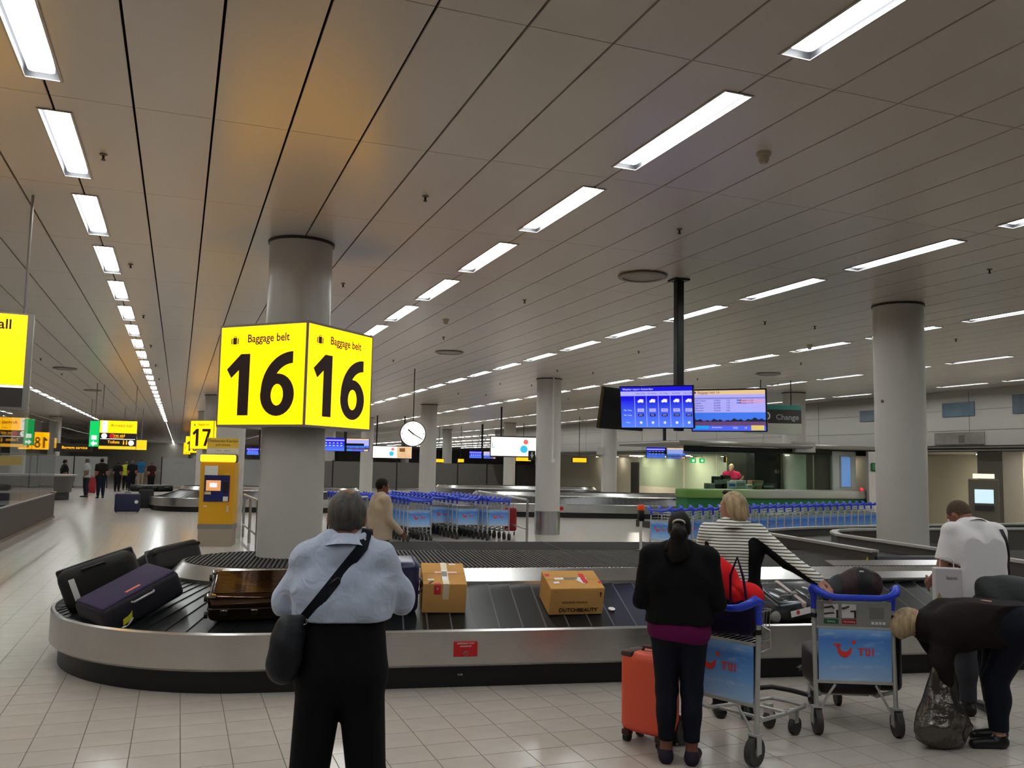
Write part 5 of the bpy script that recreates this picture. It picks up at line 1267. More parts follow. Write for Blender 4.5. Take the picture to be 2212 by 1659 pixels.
part('barcode', MB().box((.005, .2, h+.008), (.045, .1, .001)), m_grey, t); part('label', MB().box((-.12, .09, h+.004), (.055, .03, .001)), m_lab, t); part('label', MB().box((.09, .41, h+.004), (.06, .03, .001)), m_lab, t)
rl = part('red_label', MB().box((-.065, -.002, h-.05), (.06, .002, .085)), m_labr, t); text('v', .05, m_white, rl, (-.065, -.004, h-.035)); part('red_label_fold', MB().box((-.065, .012, h+.004), (.06, .026, .002)), m_labr, t)
w, d, h = .50, .37, .25
t = carton('brown cardboard box printed DUTCHBEAUTY, right of the two boxes', belt_frame(1243, 1350, .43, math.radians(1)), w, d, h)
text('DUTCHBEAUTY', .05, mat('print_black', '#2a1c0c', .7), t, (.02, -.003, .045), bold=.001); text('HOLLAND  HANDLE', .026, mat('print_brown', '#4a3213', .7), t, (-.02, -.003, .12)); text('K', .02, mat('print_brown', '#4a3213', .7), t, (-.2, -.003, h-.03))
ar = MB().prism([(-.012, 0), (0, .02), (.012, 0)], 0, .002, Matrix.Translation((.215, -.003, h-.05)) @ Matrix.Rotation(PI/2, 4, 'X')).box((.215, -.003, h-.065), (.008, .002, .03)); part('up_arrow', ar, mat('print_black', '#2a1c0c', .7), t)
part('label', MB().box((-.02, .2, h+.005), (.3, .04, .001)), m_lab, t); part('barcode', MB().box((-.02, .2, h+.006), (.13, .038, .001)), m_grey, t)
part('red_label', MB().box((.1, .2, h+.0065), (.045, .19, .001)), m_labr, t); part('label', MB().box((.06, .15, h+.0055), (.04, .12, .001), rz=.6), m_lab, t); part('label', MB().box((-.17, .12, h+.005), (.055, .035, .001), rz=.2), m_lab, t)
part('red_label', MB().box((-.22, .28, h+.0045), (.04, .05, .001)), m_labr, t); part('red_label', MB().box((.235, .12, h+.0045), (.03, .04, .001)), m_labr, t)
# loose white cup lid on the belt
t = lug('paper_disc', 'small white round tag lying on the black plates', 'tag', belt_frame(1321, 1347, .42)); part('disc', MB().cyl((0, 0, 0), (0, 0, .004), .032, 18), m_lab, t)
# right: glossy dark suitcase and black duffel
t = lug('suitcase', 'glossy charcoal suitcase with a pale strap behind the striped woman', 'suitcase', belt_frame(1703, 1316, .55, math.radians(6)))
part('shell', MB().rbox((0, .0, .12), (.62, .46, .22), .05, 4), mat('charcoal_gloss', '#3a3d42', .18, .3), t, 40)
part('strap', MB().rbox((-.02, 0, .12), (.05, .475, .235), .02, 2), mat('strap_pale', '#b3a59d', .6), t, 40); part('buckle', MB().rbox((-.02, -.05, .24), (.07, .05, .015), .004, 1), m_grey, t, 40)
part('panel', MB().rbox((-.16, -.05, .225), (.2, .25, .02), .008, 2), mat('charcoal_gloss', '#3a3d42', .18, .3), t, 40); part('panel', MB().rbox((.15, -.05, .225), (.2, .25, .02), .008, 2), mat('charcoal_gloss', '#3a3d42', .18, .3), t, 40)
for sx in (-1, 1): part('handle', MB().tube([(sx*.15-.06, -.12, .235), (sx*.15-.05, -.13, .262), (sx*.15+.05, -.13, .262), (sx*.15+.06, -.12, .235)], .009, 8), m_grey, t, 60)
def duf(P):
    D = ell(P, (0, 0.03, .12), (.32, .13, .12)); D = smin(D, cone(P, V3(-.2, .0, .1), V3(.2, .0, .1), .1, .1), .05); return np.maximum(D+.006*np.sin(24*P[:, 0]+31*P[:, 2]+12*P[:, 1]), -P[:, 2]+.004)
t = lug('duffel_bag', 'black duffel bag with a white tag lying against the carousel rim', 'bag', belt_frame(1706, 1352, .43, math.radians(2), .1))
part('body', sdf_mesh('body', duf, (-.42, -.25, -.03), (.42, .25, .38), .012), mat('black_duffel', '#121212', .6, bump=(40, .3)), t)
part('baggage_tag', MB().box((.06, -.125, .13), (.2, .004, .055), M=Matrix.Rotation(-.2, 4, 'Y')), m_lab, t); part('tag_logo', MB().box((.03, -.128, .135), (.03, .003, .035), M=Matrix.Rotation(-.2, 4, 'Y')), mat('tag_red', '#d2423c', .5), t)
part('bottle_pocket', MB().ellip((-.2, -.09, .09), (.05, .04, .06), 10), mat('clear_film', '#7d7d78', .15), t, 60)
# orange case by the woman in black
t = thing('suitcase', 'orange upright suitcase standing beside the woman in black', 'suitcase', (Z(1395, 1622, 0)+Z(1372, 1598, 0))/2+Vector((.09, .03, 0)), math.radians(-62))
m_or_ = mat('orange_shell', '#e2583a', .45, noise=(3, .05))
part('shell', MB().rbox((0, 0, .335), (.36, .23, .53), .055, 5), m_or_, t, 40)
part('zip_band', MB().rbox((0, 0, .335), (.365, .02, .535), .008, 2), mat('dark_brown_trim', '#3a1a12', .5), t, 40)
part('corner_plate', MB().rbox((-.12, -.02, .585), (.09, .2, .04), .015, 2), mat('brown_leather', '#4a382c', .6), t, 40)
part('handle', MB().tube([(-.06, 0, .595), (-.05, 0, .63), (.05, 0, .63), (.06, 0, .595)], .011, 8), mat('brown_leather', '#4a382c', .6), t, 60)
for sx in (-1, 1):
    for sy in (-1, 1):
        w_ = part('wheel', MB().cyl((sx*.13-.018, sy*.08, .032), (sx*.13+.018, sy*.08, .032), .032, 14), m_black, t, 40); part('wheel_housing', MB().rbox((sx*.13, sy*.08, .065), (.06, .06, .04), .01, 2), mat('dark_brown_trim', '#3a1a12', .5), t, 40)
part('corner_bumper', MB().rbox((.165, -.09, .2), (.04, .06, .06), .012, 2), mat('dark_brown_trim', '#3a1a12', .5), t, 40)
# ------------------------------------------------------------------ screens, clock, banners, ticket machine, booth, far people
m_bez = mat('screen_bezel', '#0b0b0e', .35)
def emis(name, c, s): return mat(name, c, .4, emit=c, es=s)
m_sb = emis('screen_blue', '#1410d8', 1.0); m_sb2 = emis('screen_blue_light', '#4a63e8', .9); m_sl = emis('screen_lilac', '#a7a6f2', .9); m_sw = emis('screen_white', '#d8dcf5', .9); m_so = emis('screen_sand', '#e0bd8c', .9); m_spk = emis('screen_pink', '#c9a0cf', .85)
m_ssky = emis('screen_sky', '#3f74e6', .9); m_sheath = emis('screen_heath', '#6c4a78', .7); m_stree = emis('screen_trees', '#1f2a44', .6); m_sdk = emis('screen_dark', '#2a2a80', .5); m_sye = emis('screen_yellow', '#d8c06a', .9)
SW, SH = .90, .52
def weather(t, fine=True):
    y = -.032
    gr_ = mat('screen_blue_gradient', '#1410d8', .4); 
    if not gr_.get('done'):
        nt = gr_.node_tree; b = nt.nodes['Principled BSDF']; tc = nt.nodes.new('ShaderNodeTexCoord'); sp = nt.nodes.new('ShaderNodeSeparateXYZ'); r = nt.nodes.new('ShaderNodeValToRGB')
        r.color_ramp.elements[0].color = (*hexc('#5a86f0'), 1); r.color_ramp.elements[1].color = (*hexc('#0a06c8'), 1); r.color_ramp.elements[1].position = .7
        nt.links.new(tc.outputs['Generated'], sp.inputs[0]); nt.links.new(sp.outputs[2], r.inputs[0]); nt.links.new(r.outputs[0], b.inputs['Emission Color']); b.inputs['Emission Strength'].default_value = 1.0; gr_['done'] = 1
    sc = part('picture', MB().box((0, y, 0), (SW-.03, .004, SH-.03)), gr_, t)
    part('date_row', MB().box((0, y-.003, .165), (SW-.03, .002, .055)), m_sl, sc)
    if fine:
        text('Weather report: Amsterdam', .032, m_sw, sc, (-.41, y-.004, .218), align='LEFT')
        for k, d in enumerate(('Wed 17 May', 'Thu 18 May', 'Fri 19 May', 'Sat 20 May', 'Sun 21 May')):
            x = -.19+.145*k
            text(d, .022, m_sdk, sc, (x, y-.005, .165))
            part('divider', MB().box((x-.073, y-.003, -.05), (.006, .002, .37)), m_sl, sc)
            cl_ = MB()
            for dx, dz, r in ((-.02, 0, .016), (.0, .01, .02), (.02, 0, .016)): cl_.cyl((x+dx, y-.002, .07+dz), (x+dx, y-.005, .07+dz), r, 12)
            part('cloud', cl_, m_sw, sc); part('sun', MB().cyl((x+.024, y-.001, .085), (x+.024, y-.003, .085), .014, 12), emis('screen_sun', '#f0a080', .9), sc)
            bx = part('temperature', MB().box((x, y-.003, -.035), (.08, .002, .04)), m_sl, sc); text('%d°C' % (16+k), .024, m_sdk, bx, (x, y-.005, -.035))
            bx = part('low_temperature', MB().box((x, y-.003, -.095), (.07, .002, .032)), m_sdk, sc); text('%d°C' % (8+k), .022, m_sw, bx, (x, y-.005, -.095))
            part('wind', MB().cyl((x, y-.002, -.185), (x, y-.004, -.185), .016, 14), m_sw, sc)
        text('Max. Temp.', .022, m_sw, sc, (-.35, y-.004, -.035)); text('Min. Temp.', .022, m_sw, sc, (-.35, y-.004, -.095)); text('Wind', .022, m_sw, sc, (-.35, y-.004, -.185))
    else:
        ic = MB()
        for r in range(2):
            for k in range(5): ic.box((-.28+.15*k, y-.003, .06-.1*r), (.07, .002, .03))
        tag(part('icons', ic, m_sw, sc), kind='stuff')
def belts(t, fine=True):
    y = -.032; sc = part('picture', MB().box((0, y, .09), (SW-.03, .004, SH*.62-.03)), m_sl, t)
    part('title_bar', MB().box((0, y-.003, .218), (SW-.03, .002, .05)), m_so, sc)
    part('sky_picture', MB().box((0, y-.001, -.075), (SW-.03, .004, .10)), m_ssky, sc); part('heath_picture', MB().box((0, y-.001, -.15), (SW-.03, .004, .07)), m_sheath, sc)
    tr = MB(); n = 40; top = [(-.435+.87*k/n, y-.004, -.118+.012*math.sin(k*1.7)+.01*math.sin(k*.6)+.0008*max(0, k-18)) for k in range(n+1)]
    tr.strip(top, [(x, yy, -.135) for x, yy, z in top]); part('tree_line', tr, m_stree, sc)
    part('footer', MB().box((0, y-.002, -.215), (SW-.03, .004, .06)), m_sb2, sc); part('footer_box', MB().box((-.33, y-.005, -.205), (.19, .002, .04)), emis('screen_cyan', '#1f9bf0', .9), sc); part('footer_button', MB().box((.34, y-.005, -.21), (.15, .002, .06)), m_sye, sc)
    if fine:
        text('Baggage belt 16', .042, m_sdk, sc, (-.36, y-.005, .218), align='LEFT'); part('title_icon', MB().box((-.395, y-.005, .218), (.025, .002, .025)), m_sdk, sc)
        part('head_row', MB().box((0, y-.004, .148), (SW-.03, .002, .022)), emis('screen_grey_lilac', '#8c8ad0', .8), sc); part('status_cell', MB().box((.28, y-.005, .11), (.29, .002, .05)), m_spk, sc)
        for k, (a, b, c) in enumerate((('Kuala Lumpur', 'KL0810', '7:15'), ('Bangkok', 'KL0876', '7:25'), ('Vancouver', 'KL0682', '7:35'), ('Cape Town', 'KL0598', '7:50'), ('Edmonton', 'KL0676', '8:05'))):
            z = .12-.03*k; text(a, .026, m_sdk, sc, (-.41, y-.005, z), align='LEFT'); text(b, .026, m_sdk, sc, (-.17, y-.005, z), align='LEFT'); text(c, .026, m_sdk, sc, (-.02, y-.005, z), align='LEFT')
            if k < 2: text('19:05', .024, m_sdk, sc, (.1, y-.006, z), align='LEFT', bold=.001); text('Baggage on belt', .024, mat('screen_red_text', '#b0305a', .4), sc, (.15, y-.007, z), align='LEFT')
        text('Amsterdam', .026, m_sw, sc, (-.2, y-.006, -.205), align='LEFT'); text('9:22', .032, m_sw, sc, (.08, y-.006, -.212)); text('19', .03, m_sw, sc, (.2, y-.006, -.212))
def screen(label, p, rz, pitch, kind, fine=True, scale=1.):
    t = thing('information_screen', label, 'screen', p, rz); t.rotation_euler = (pitch, 0, rz); t.scale = (scale,)*3
    part('case', MB().rbox((0, 0, 0), (SW, .06, SH), .006, 1), m_bez, t)
    if kind == 'w': weather(t, fine)
    elif kind == 'b': belts(t, fine)
    return t
P0 = Vector((5.75, 9.37, 0))
yw = math.radians(-30-14)
yw = math.radians(-20.7-22)
s1 = A(1419, 879, 10.62); s2 = A(1574, 886, 10.85)
screen('left hanging screen with blue five-day weather report', s1, math.radians(-44), math.radians(9), 'w')
screen('right hanging screen listing baggage belt 16 flights over a heath photo', s2, math.radians(-44), math.radians(9), 'b')
s3 = A(1345, 884, 11.15); screen('switched-off dark screen at the left of the hanging screens', s3, math.radians(25), math.radians(9), None)
pl_ = thing('screen_pole', 'black ceiling pole carrying the big hanging screens', 'pole', (P0.x, P0.y, 0))
part('mast', MB().rbox((0, 0, 3.25), (.10, .10, 1.9), .01, 1), m_bez, pl_); part('ceiling_plate', MB().box((0, 0, CZ-.012), (.2, .2, .022)), m_bez, pl_)
ab = MB()
for s_ in (s1, s2, s3):
    q = s_-Vector((P0.x, P0.y, 0)); d = Vector((q.x, q.y, 0)); nv = rotz((0, .075, 0), math.radians(-44) if s_ is not s3 else math.radians(25)); ab.cyl((0, 0, 2.6), (q.x+nv.x, q.y+nv.y, 2.6), .03, 8)
part('bracket', ab, m_bez, pl_)
def pair(pxa, pya, hpx, D, label, poletop=None):
    w = hpx*1.72
    sc = hpx/1889*D*.97/SH
    screen(label+', weather half', A(pxa-w*.5-1, pya, D), -.36, .1, 'w', False, sc); screen(label+', flight half', A(pxa+w*.5+2, pya+1, D), -.36, .1, 'b', False, sc)
    p = A(pxa, pya, D); q = thing('screen_pole', 'ceiling pole above the '+label, 'pole', (p.x, p.y+.1, 0)); part('mast', MB().box((0, 0, (CZ+p.z)/2), (.1, .1, CZ-p.z)), m_bez, q); part('bracket', MB().box((0, -.04, 0), (SW*sc*1.7, .05, .08), M=Matrix.Translation((0, 0, p.z)) @ Matrix.Rotation(-.36, 4, 'Z')), m_bez, q)
pair(1438, 978, 24, 38, 'small screen pair left of the exchange booth')
pair(746, 960, 29, 30, 'screen pair seen right of the 16 pillar')
pair(1042, 982, 16, 52, 'smallest screen pair under the right banner')
pair(560, 975, 15, 56, 'tiny screen pair left of the 16 pillar')
# clock
pc = A(892, 937, 22.0); t = thing('wall_clock', 'round white station clock hanging from the ceiling', 'clock', pc, -math.atan2(pc.x, pc.y)); r = .305
RX = Matrix.Rotation(PI/2, 4, 'X')
part('case', MB().lathe([(r+.018, -.05), (r+.022, 0), (r+.018, .05), (r, .052), (r, .04)], 40, RX), m_black, t, 40)
part('dial', MB().cyl((0, -.035, 0), (0, -.045, 0), r, 40), mat('clock_dial', '#fffdf4', .4, emit=(1, .98, .92), es=.85), t, 40)
for k in range(12):
    a = k*PI/6; L = .055 if k % 3 == 0 else .045; part('hour_mark', MB().box((0, -.048, r-.04), (.010, .004, L), M=Matrix.Rotation(a, 4, 'Y')), m_ink, t)
part('hour_hand', MB().box((0, -.052, .06), (.03, .004, .2), M=Matrix.Rotation(math.radians(-50), 4, 'Y')), m_black, t); part('minute_hand', MB().box((0, -.056, .1), (.018, .004, .32), M=Matrix.Rotation(math.radians(120), 4, 'Y')), m_black, t)
part('rod', MB().cyl((0, 0, r), (0, 0, CZ-pc.z), .012, 8), m_black, t)
# banners
def banner(px0, px1, py0, py1, D, label, rod, right=True):
    a, b = A(px0, (py0+py1)/2, D), A(px1, (py0+py1)/2, D); zt, zb = A(px0, py0, D).z, A(px0, py1, D).z; c = (a+b)/2; w = (b-a).length; h = zt-zb
    t = thing('lit_banner', label, 'advertising banner', (c.x, c.y, (zt+zb)/2), math.atan2((b-a).y, (b-a).x)*.5)
    part('case', MB().box((0, 0, 0), (w, .12, h+.06)), m_black, t); part('poster', MB().box((0, -.065, 0), (w-.05, .01, h-.03)), emis('banner_white', '#fff3e6', 1.1), t)
    part('blue_roundel', MB().cyl((w*(.22 if right else -.02), -.072, -h*.12), (w*(.22 if right else -.02), -.076, -h*.12), h*.2, 20), emis('banner_blue', '#36b4d8', .9), t); part('red_roundel', MB().cyl((w*(.26 if right else .01), -.071, h*.25), (w*(.26 if right else .01), -.075, h*.25), h*.13, 18), emis('banner_red', '#e06a64', .9), t)
    if right: text('L', h*.4, emis('banner_ink', '#4a9ac0', .7), t, (-w*.44, -.073, h*.05))
    else:
        part('photo', MB().box((w*.3, -.071, 0), (w*.36, .004, h-.05)), mat('banner_photo', '#d8b184', .4, emit='#d8b184', es=.8, noise=(4, .3)), t); part('hair_shape', MB().rbox((w*.25, -.074, h*.2), (w*.14, .006, h*.3), .002, 1), emis('banner_brown', '#7a5534', .6), t)
    for x in rod: part('rod', MB().box((x*w, 0, (CZ-(zt+zb)/2+h/2)/2), (.06, .06, CZ-(zt+zb)/2-h/2-.01)), m_bez, t)
banner(1058, 1160, 943, 985, 36, 'white lit advertising banner with blue and red discs right of the clock', (-.27,))
banner(804, 890, 963, 989, 45, 'white lit advertising banner with a face photo below the clock', (-.4, .3), False)
# amber boards far behind
for px, py, w, D, nm in ((948, 995, 22, 55, 'left of the mid columns'), (995, 995, 14, 55, 'second from the clock'), (1130, 992, 36, 50, 'under the right banner'), (1251, 994, 34, 42, 'right of the skirted pillar'), (1590, 993, 58, 40, 'reading toilets behind the booth glass')):
    p = A(px, py, D); q = thing('amber_board', 'small amber lit board '+nm, 'sign', p); ww = w*D/1889
    part('case', MB().box((0, 0, 0), (ww, .1, .26)), m_sblk, q); part('face', MB().box((-ww*.2 if px > 1500 else 0, -.055, 0), (ww*(.5 if px > 1500 else .94), .01, .2)), m_yel2, q); part('rod', MB().cyl((0, 0, .1), (0, 0, CZ-p.z), .015, 6), m_bez, q)
for k, px in enumerate((1497, 1516)):
    p = A(px, 995, 41); q = thing('exit_sign', 'small green exit sign %s the booth glass edge' % ('left of' if not k else 'just inside'), 'exit sign', p); part('face', MB().box((0, 0, 0), (.27, .05, .2)), mat('sign_green_lit', '#00b050', .4, emit=(.0, .55, .12), es=1.0), q); part('figure', MB().box((0, -.028, 0), (.12, .01, .1)), m_wl, q); part('rod', MB().cyl((0, 0, .1), (0, 0, CZ-p.z), .01, 6), m_bez, q)
# things on the pillars
q = thing('evacuation_sign', 'dark green sign with a white down arrow on the skirted pillar', 'sign', Vector((9.36-.36*.92, 21.9+.36*.39, 2.1))+Vector((-.09, 0, 0))); part('bracket', MB().cyl((0, .02, 0), (.15, 0, 0), .012, 8), m_black, q); part('plate', MB().box((0, 0, 0), (.2, .02, .26)), mat('green_dark', '#12301f', .5), q)
part('arrow', MB().prism([(-.05, .02), (0, -.08), (.05, .02), (.02, .02), (.02, .09), (-.02, .09), (-.02, .02)], 0, .004, Matrix.Translation((0, -.012, 0)) @ RX), m_white, q)
pq = A(1195, 900, 23.35); q = thing('conduit', 'white vertical conduit on the skirted pillar', 'conduit', (pq.x, pq.y, 0)); part('pipe', MB().cyl((0, 0, 2.0), (0, 0, CZ), .022, 10), m_white, q, 40); part('socket', MB().rbox((0, -.02, 1.96), (.09, .06, .1), .01, 1), m_white, q)
for px, py, D, w, lb in ((1301, 975, 38.3, .45, 'white box fixed to the pillar left of the booth'), (1735, 966, 27.55, .62, 'pale grey box on the pillar inside the exchange booth')):
    p = A(px, py, D); q = thing('junction_box', lb, 'box', p, -.35); part('body', MB().rbox((0, 0, 0), (w, .35, .32), .01, 1), mat('box_grey', '#a5a39f', .5), q); part('lid', MB().rbox((0, -.18, 0), (w*.9, .02, .28), .006, 1), mat('box_lid', '#b2b0ac', .5), q)
for px, py in ((1908, 867), (1916, 926)):
    p = A(px, py, 13.13); q = thing('sticker', 'small faded sticker on the right pillar, %s one' % ('upper' if py < 900 else 'lower'), 'sticker', p, -.7); part('patch', MB().box((0, 0, 0), (.06, .006, .04)), mat('sticker', '#6f6660', .6), q)
# ceiling fittings
def sprinkler(i, j, k):
    x, y = PX0+i*PW, PY0+j*PL
    t = thing('sprinkler', 'small sprinkler head on the ceiling panel grid', 'sprinkler', (x, y, CZ), 0, 'ceiling sprinklers')
    part('rosette', MB().lathe([(.03, 0), (.028, -.008), (.012, -.012)], 14), m_grey, t, 40); part('stem', MB().lathe([(.010, 0), (.010, -.04), (.018, -.045), (.018, -.05)], 10), m_dark, t, 40); return t
base_s = None
LNM = {.48: 'right of the walkway lights', 5.55: 'crossing above the 16 lantern', 10.62: 'right of the carousel lights', 18.7: 'past the screens', 20.62: 'second past the screens', 26.6: 'past the right pillar', 31.6: 'above the booth', -4.6: 'left of the walkway lights'}
for i in LNM:
    for jn, j in enumerate((1.53, 3.55, 5.55, 7.55, 9.55, 11.55)):
        if base_s is None: c = base_s = sprinkler(i, j, 0)
        else:
            c = copy_tree(base_s); c.location = (PX0+i*PW, PY0+j*PL, CZ)
        c['label'] = '%s sprinkler head in the ceiling line %s' % (('nearest', 'second', 'third', 'fourth', 'fifth', 'farthest')[jn], LNM[i])
for x, y, lb in ((3.96, 5.27, 'white smoke detector on the ceiling between the light rows'), (3.98, 13.67, 'farther white smoke detector on the ceiling'), (11.0, 13.3, 'smoke detector beside the fourth row of lights')):
    t = thing('smoke_detector', lb, 'smoke detector', (x, y, CZ)); part('base', MB().lathe([(.055, 0), (.055, -.02), (.045, -.03)], 20), mat('detector_cream', '#b5ab94', .5), t, 40); part('head', MB().lathe([(.04, -.03), (.038, -.06), (.03, -.075), (.028, -.08)], 20), mat('detector_cream', '#b5ab94', .5), t, 40)
for i, j, lb in ((12.02, 2.51, 'round ceiling air diffuser beside the screen pole'), (12.04, 6.55, 'second round ceiling air diffuser behind the clock line'), (-4.05, 10.66, 'round air diffuser over the left walkway, nearest'), (-4.05, 14.6, 'round air diffuser over the left walkway, farther'), (28.1, 6.6, 'round air diffuser above the exchange sign')):
    t = thing('air_diffuser', lb, 'air diffuser', (PX0+i*PW, PY0+j*PL, CZ))
    for k, (ro, ri, z) in enumerate(((.30, .24, -.03), (.23, .17, -.02), (.16, .02, -.012))): part('ring', MB().lathe([(ri, z+.01), (ri, z), ((ri+ro)/2, z-.008), (ro, z+.004), (ro, z+.02)], 36), mat('diffuser_grey', '#8d857a', .4), t, 40)
    part('throat', MB().lathe([(.285, -.004), (.05, -.003)], 30), m_dark, t)
# ticket machine
ka, kb = Z(424, 1180, 0), Z(500, 1180, 0); t = thing('ticket_machine', 'yellow and blue ticket machine with a lit header by the pillar', 'ticket machine', (ka+kb)/2, math.atan2((kb-ka).y, (kb-ka).x)-.06)
w = (kb-ka).length; D = .55
part('plinth', MB().box((0, D/2, .18), (w-.02, D, .36)), mat('plinth_beige', '#9a8d7c', .6), t); part('grey_band', MB().box((0, D/2, .41), (w+.01, D, .1)), m_grey, t)
part('cabinet', MB().rbox((0, D/2, 1.12), (w, D, 1.33), .012, 2), mat('cabinet_yellow', '#d39a08', .45), t)
part('blue_panel', MB().box((.0, -.006, 1.22), (.52, .02, .56)), mat('panel_navy', '#161a5c', .4), t)
sc = part('touch_screen', MB().box((-.07, -.02, 1.28), (.3, .012, .22)), emis('screen_orange', '#d8975a', .75), t); part('screen_window', MB().box((-.07, -.028, 1.29), (.15, .006, .09)), m_sw, sc)
part('card_reader', MB().rbox((.18, -.02, 1.25), (.1, .03, .24), .008, 1), m_black, t); part('receipt_label', MB().box((-.18, -.02, 1.12), (.13, .006, .06)), mat('label_cream', '#c9b27c', .5), t); part('coin_slot', MB().box((.19, -.02, 1.0), (.1, .01, .1)), m_white, t); part('red_edge', MB().box((.262, -.012, 1.22), (.008, .012, .56)), mat('red_sign', '#b3151b', .4), t)
part('notice', MB().box((-.13, -.008, 1.6), (.27, .006, .2)), m_white, t); part('lock', MB().rbox((.24, -.012, .78), (.06, .02, .14), .01, 1), mat('lock_cream', '#c2a878', .5), t); part('handle', MB().box((-.22, -.01, .84), (.07, .015, .02)), m_white, t)
part('header_light', MB().rbox((0, .02, 1.86), (w+.02, .16, .155), .03, 2), mat('header_lit', '#ffd21a', .4, emit=(1, .62, .02), es=1.3), t); part('header_trim', MB().rbox((0, .12, 1.86), (w+.06, .2, .18), .03, 2), m_dark, t)
bd = part('top_board', MB().box((.06, .15, 2.12), (w-.05, .03, .36)), m_white, t); yb = part('board_yellow', MB().box((.06, .13, 2.19), (w-.06, .012, .21)), mat('board_mustard', '#dcb93c', .5), bd); text('Chipkaarten Kaartjes', .075, m_ink, yb, (.06, .122, 2.235)); text('and tickets', .07, m_ink, yb, (.06, .122, 2.15)); text('Trains     Buses', .05, m_grey, bd, (.06, .132, 2.03))
# big yellow info sign hidden behind the machine
# luggage far left
def case_(label, p, w, d, h, c, rz=0):
    t = thing('suitcase', label, 'suitcase', p, rz); part('shell', MB().rbox((0, 0, h/2+.03), (w, d, h), .05, 3), mat('case_'+c, c, .5), t, 40); part('handle', MB().tube([(-.08, 0, h+.03), (-.07, 0, h+.07), (.07, 0, h+.07), (.08, 0, h+.03)], .012, 6), m_black, t, 60)
    for sx in (-1, 1): part('wheel', MB().cyl((sx*(w/2-.06)-.02, -.05, .035), (sx*(w/2-.06)+.02, -.05, .035), .035, 10), m_black, t, 40)
    return t
c_ = case_('navy blue suitcase standing on the walkway floor far left', (Z(250, 1107, 0)+Z(298, 1107, 0))/2, .78, .32, .60, '#171a3c'); part('white_sticker', MB().cyl((.28, -.165, .36), (.28, -.168, .36), .06, 14), m_white, c_)
case_('black suitcase behind the navy one on the far walkway', Z(312, 1103, 0)+Vector((0, 1.0, 0)), .5, .3, .68, '#15161a')
case_('red upright suitcase beside the information desk', Z(196, 1066, 0), .42, .3, .8, '#8e1320')
for k, (px, py) in enumerate(((300, 1068), (330, 1071), (352, 1074))):
    p = Z(px, py, .55) if False else A(px, py, 34.5); t = thing('suitcase', 'black bag heaped on the far carousel end, %s from the left' % ('first', 'second', 'third')[k], 'suitcase', (p.x, p.y, .62), .3*k); part('shell', MB().rbox((0, 0, .12), (.6, .4, .24), .07, 3), m_black, t, 40); part('handle', MB().tube([(-.07, -.2, .16), (-.06, -.22, .17), (.06, -.22, .17), (.07, -.2, .16)], .01, 6), m_grey, t, 60)
# far people
def far(label, p, H, top, bot, hair, rz=0, skin=m_skin2, **kw):
    return person(label, (p.x, p.y, max(0, p.z) if p.z < .5 else 0), rz, H, ('coat', mat('cloth_'+top, top, .8)), ('trousers', mat('cloth_'+bot, bot, .8)), hair, skin=skin, shoe=m_shoe, res=.026, hands=False, eyes=False, face=False, tin=.025, leg_in=.02, **kw)
far('man in dark jacket and navy jeans standing alone on the far walkway', Z(216, 1076, 0), 1.78, '#15140f', '#161a2b', m_hblack, .3, fat=1.12)
far('woman at far left behind the desk in black and white uniform', A(139, 1020, 43.0), 1.70, '#16161a', '#121214', m_hblack, -1.2)
far('man in pale shirt leaning at the information desk', A(187, 1030, 44.5), 1.76, '#9aa0a2', '#22242c', m_hgrey, 1.4)
for k, (px, py, H, a, b, hr_, lb) in enumerate(((252, 1062, 1.60, '#111113', '#111113', m_hblack, 'person in black at the left of the far group'), (270, 1058, 1.62, '#a3ad2e', '#15151a', m_hgrey, 'person in a yellow-green vest in the far group'), (283, 1061, 1.68, '#121215', '#17181f', m_hgrey, 'person in black jacket in the middle of the far group'),
        (302, 1052, 1.80, '#1f5f8c', '#9b8d7a', m_hgrey, 'person in a bright blue top and beige trousers in the far group'), (325, 1062, 1.62, '#2c1210', '#0f0f10', m_hshort, 'person in a dark red coat at the right of the far group'))):
    far(lb, Z(px, py, 0), H, a, b, hr_, .2*k-.3)
# exchange booth
BX0, BX1, BY = 13.4, 20.3, 21.4
bt = thing('exchange_booth', 'glass exchange booth with green and white counter', 'booth', (0, 0, 0))
gm_ = mat('booth_counter_paint', '#9a9c92', .4); nt = gm_.node_tree; b = nt.nodes['Principled BSDF']; tc = nt.nodes.new('ShaderNodeTexCoord'); sp = nt.nodes.new('ShaderNodeSeparateXYZ'); r = nt.nodes.new('ShaderNodeValToRGB')
e = r.color_ramp.elements; e[0].color = (*hexc('#5f8a3a'), 1); e[1].position = .42; e[1].color = (*hexc('#a3a59c'), 1); a = e.new(.2); a.color = (*hexc('#7c9a5c'), 1)
nt.links.new(tc.outputs['Generated'], sp.inputs[0]); nt.links.new(sp.outputs[0], r.inputs[0]); nt.links.new(r.outputs[0], b.inputs['Base Color'])
part('counter', MB().rbox(((BX0+BX1)/2, BY+.3, 1.13), (BX1-BX0, .7, .26), .05, 3), gm_, bt, 40); part('counter_base', MB().box(((BX0+BX1)/2, BY+.35, .5), (BX1-BX0-.1, .6, 1.0)), mat('booth_green', '#1f6b3c', .5), bt)
rf = part('roof', MB().rbox(((BX0+BX1)/2-.2, BY+1.5, 2.55), (BX1-BX0+.5, 3.6, .13), .06, 4), mat('booth_roof', '#8a8982', .35, .5), bt, 40); part('booth_floor', MB().box(((BX0+BX1)/2, BY+1.9, .1), (BX1-BX0-.2, 2.4, .2)), m_dark, bt); part('fascia', MB().box(((BX0+BX1)/2, BY+.15, 2.4), (BX1-BX0, .06, .16)), m_black, bt)
n = 5
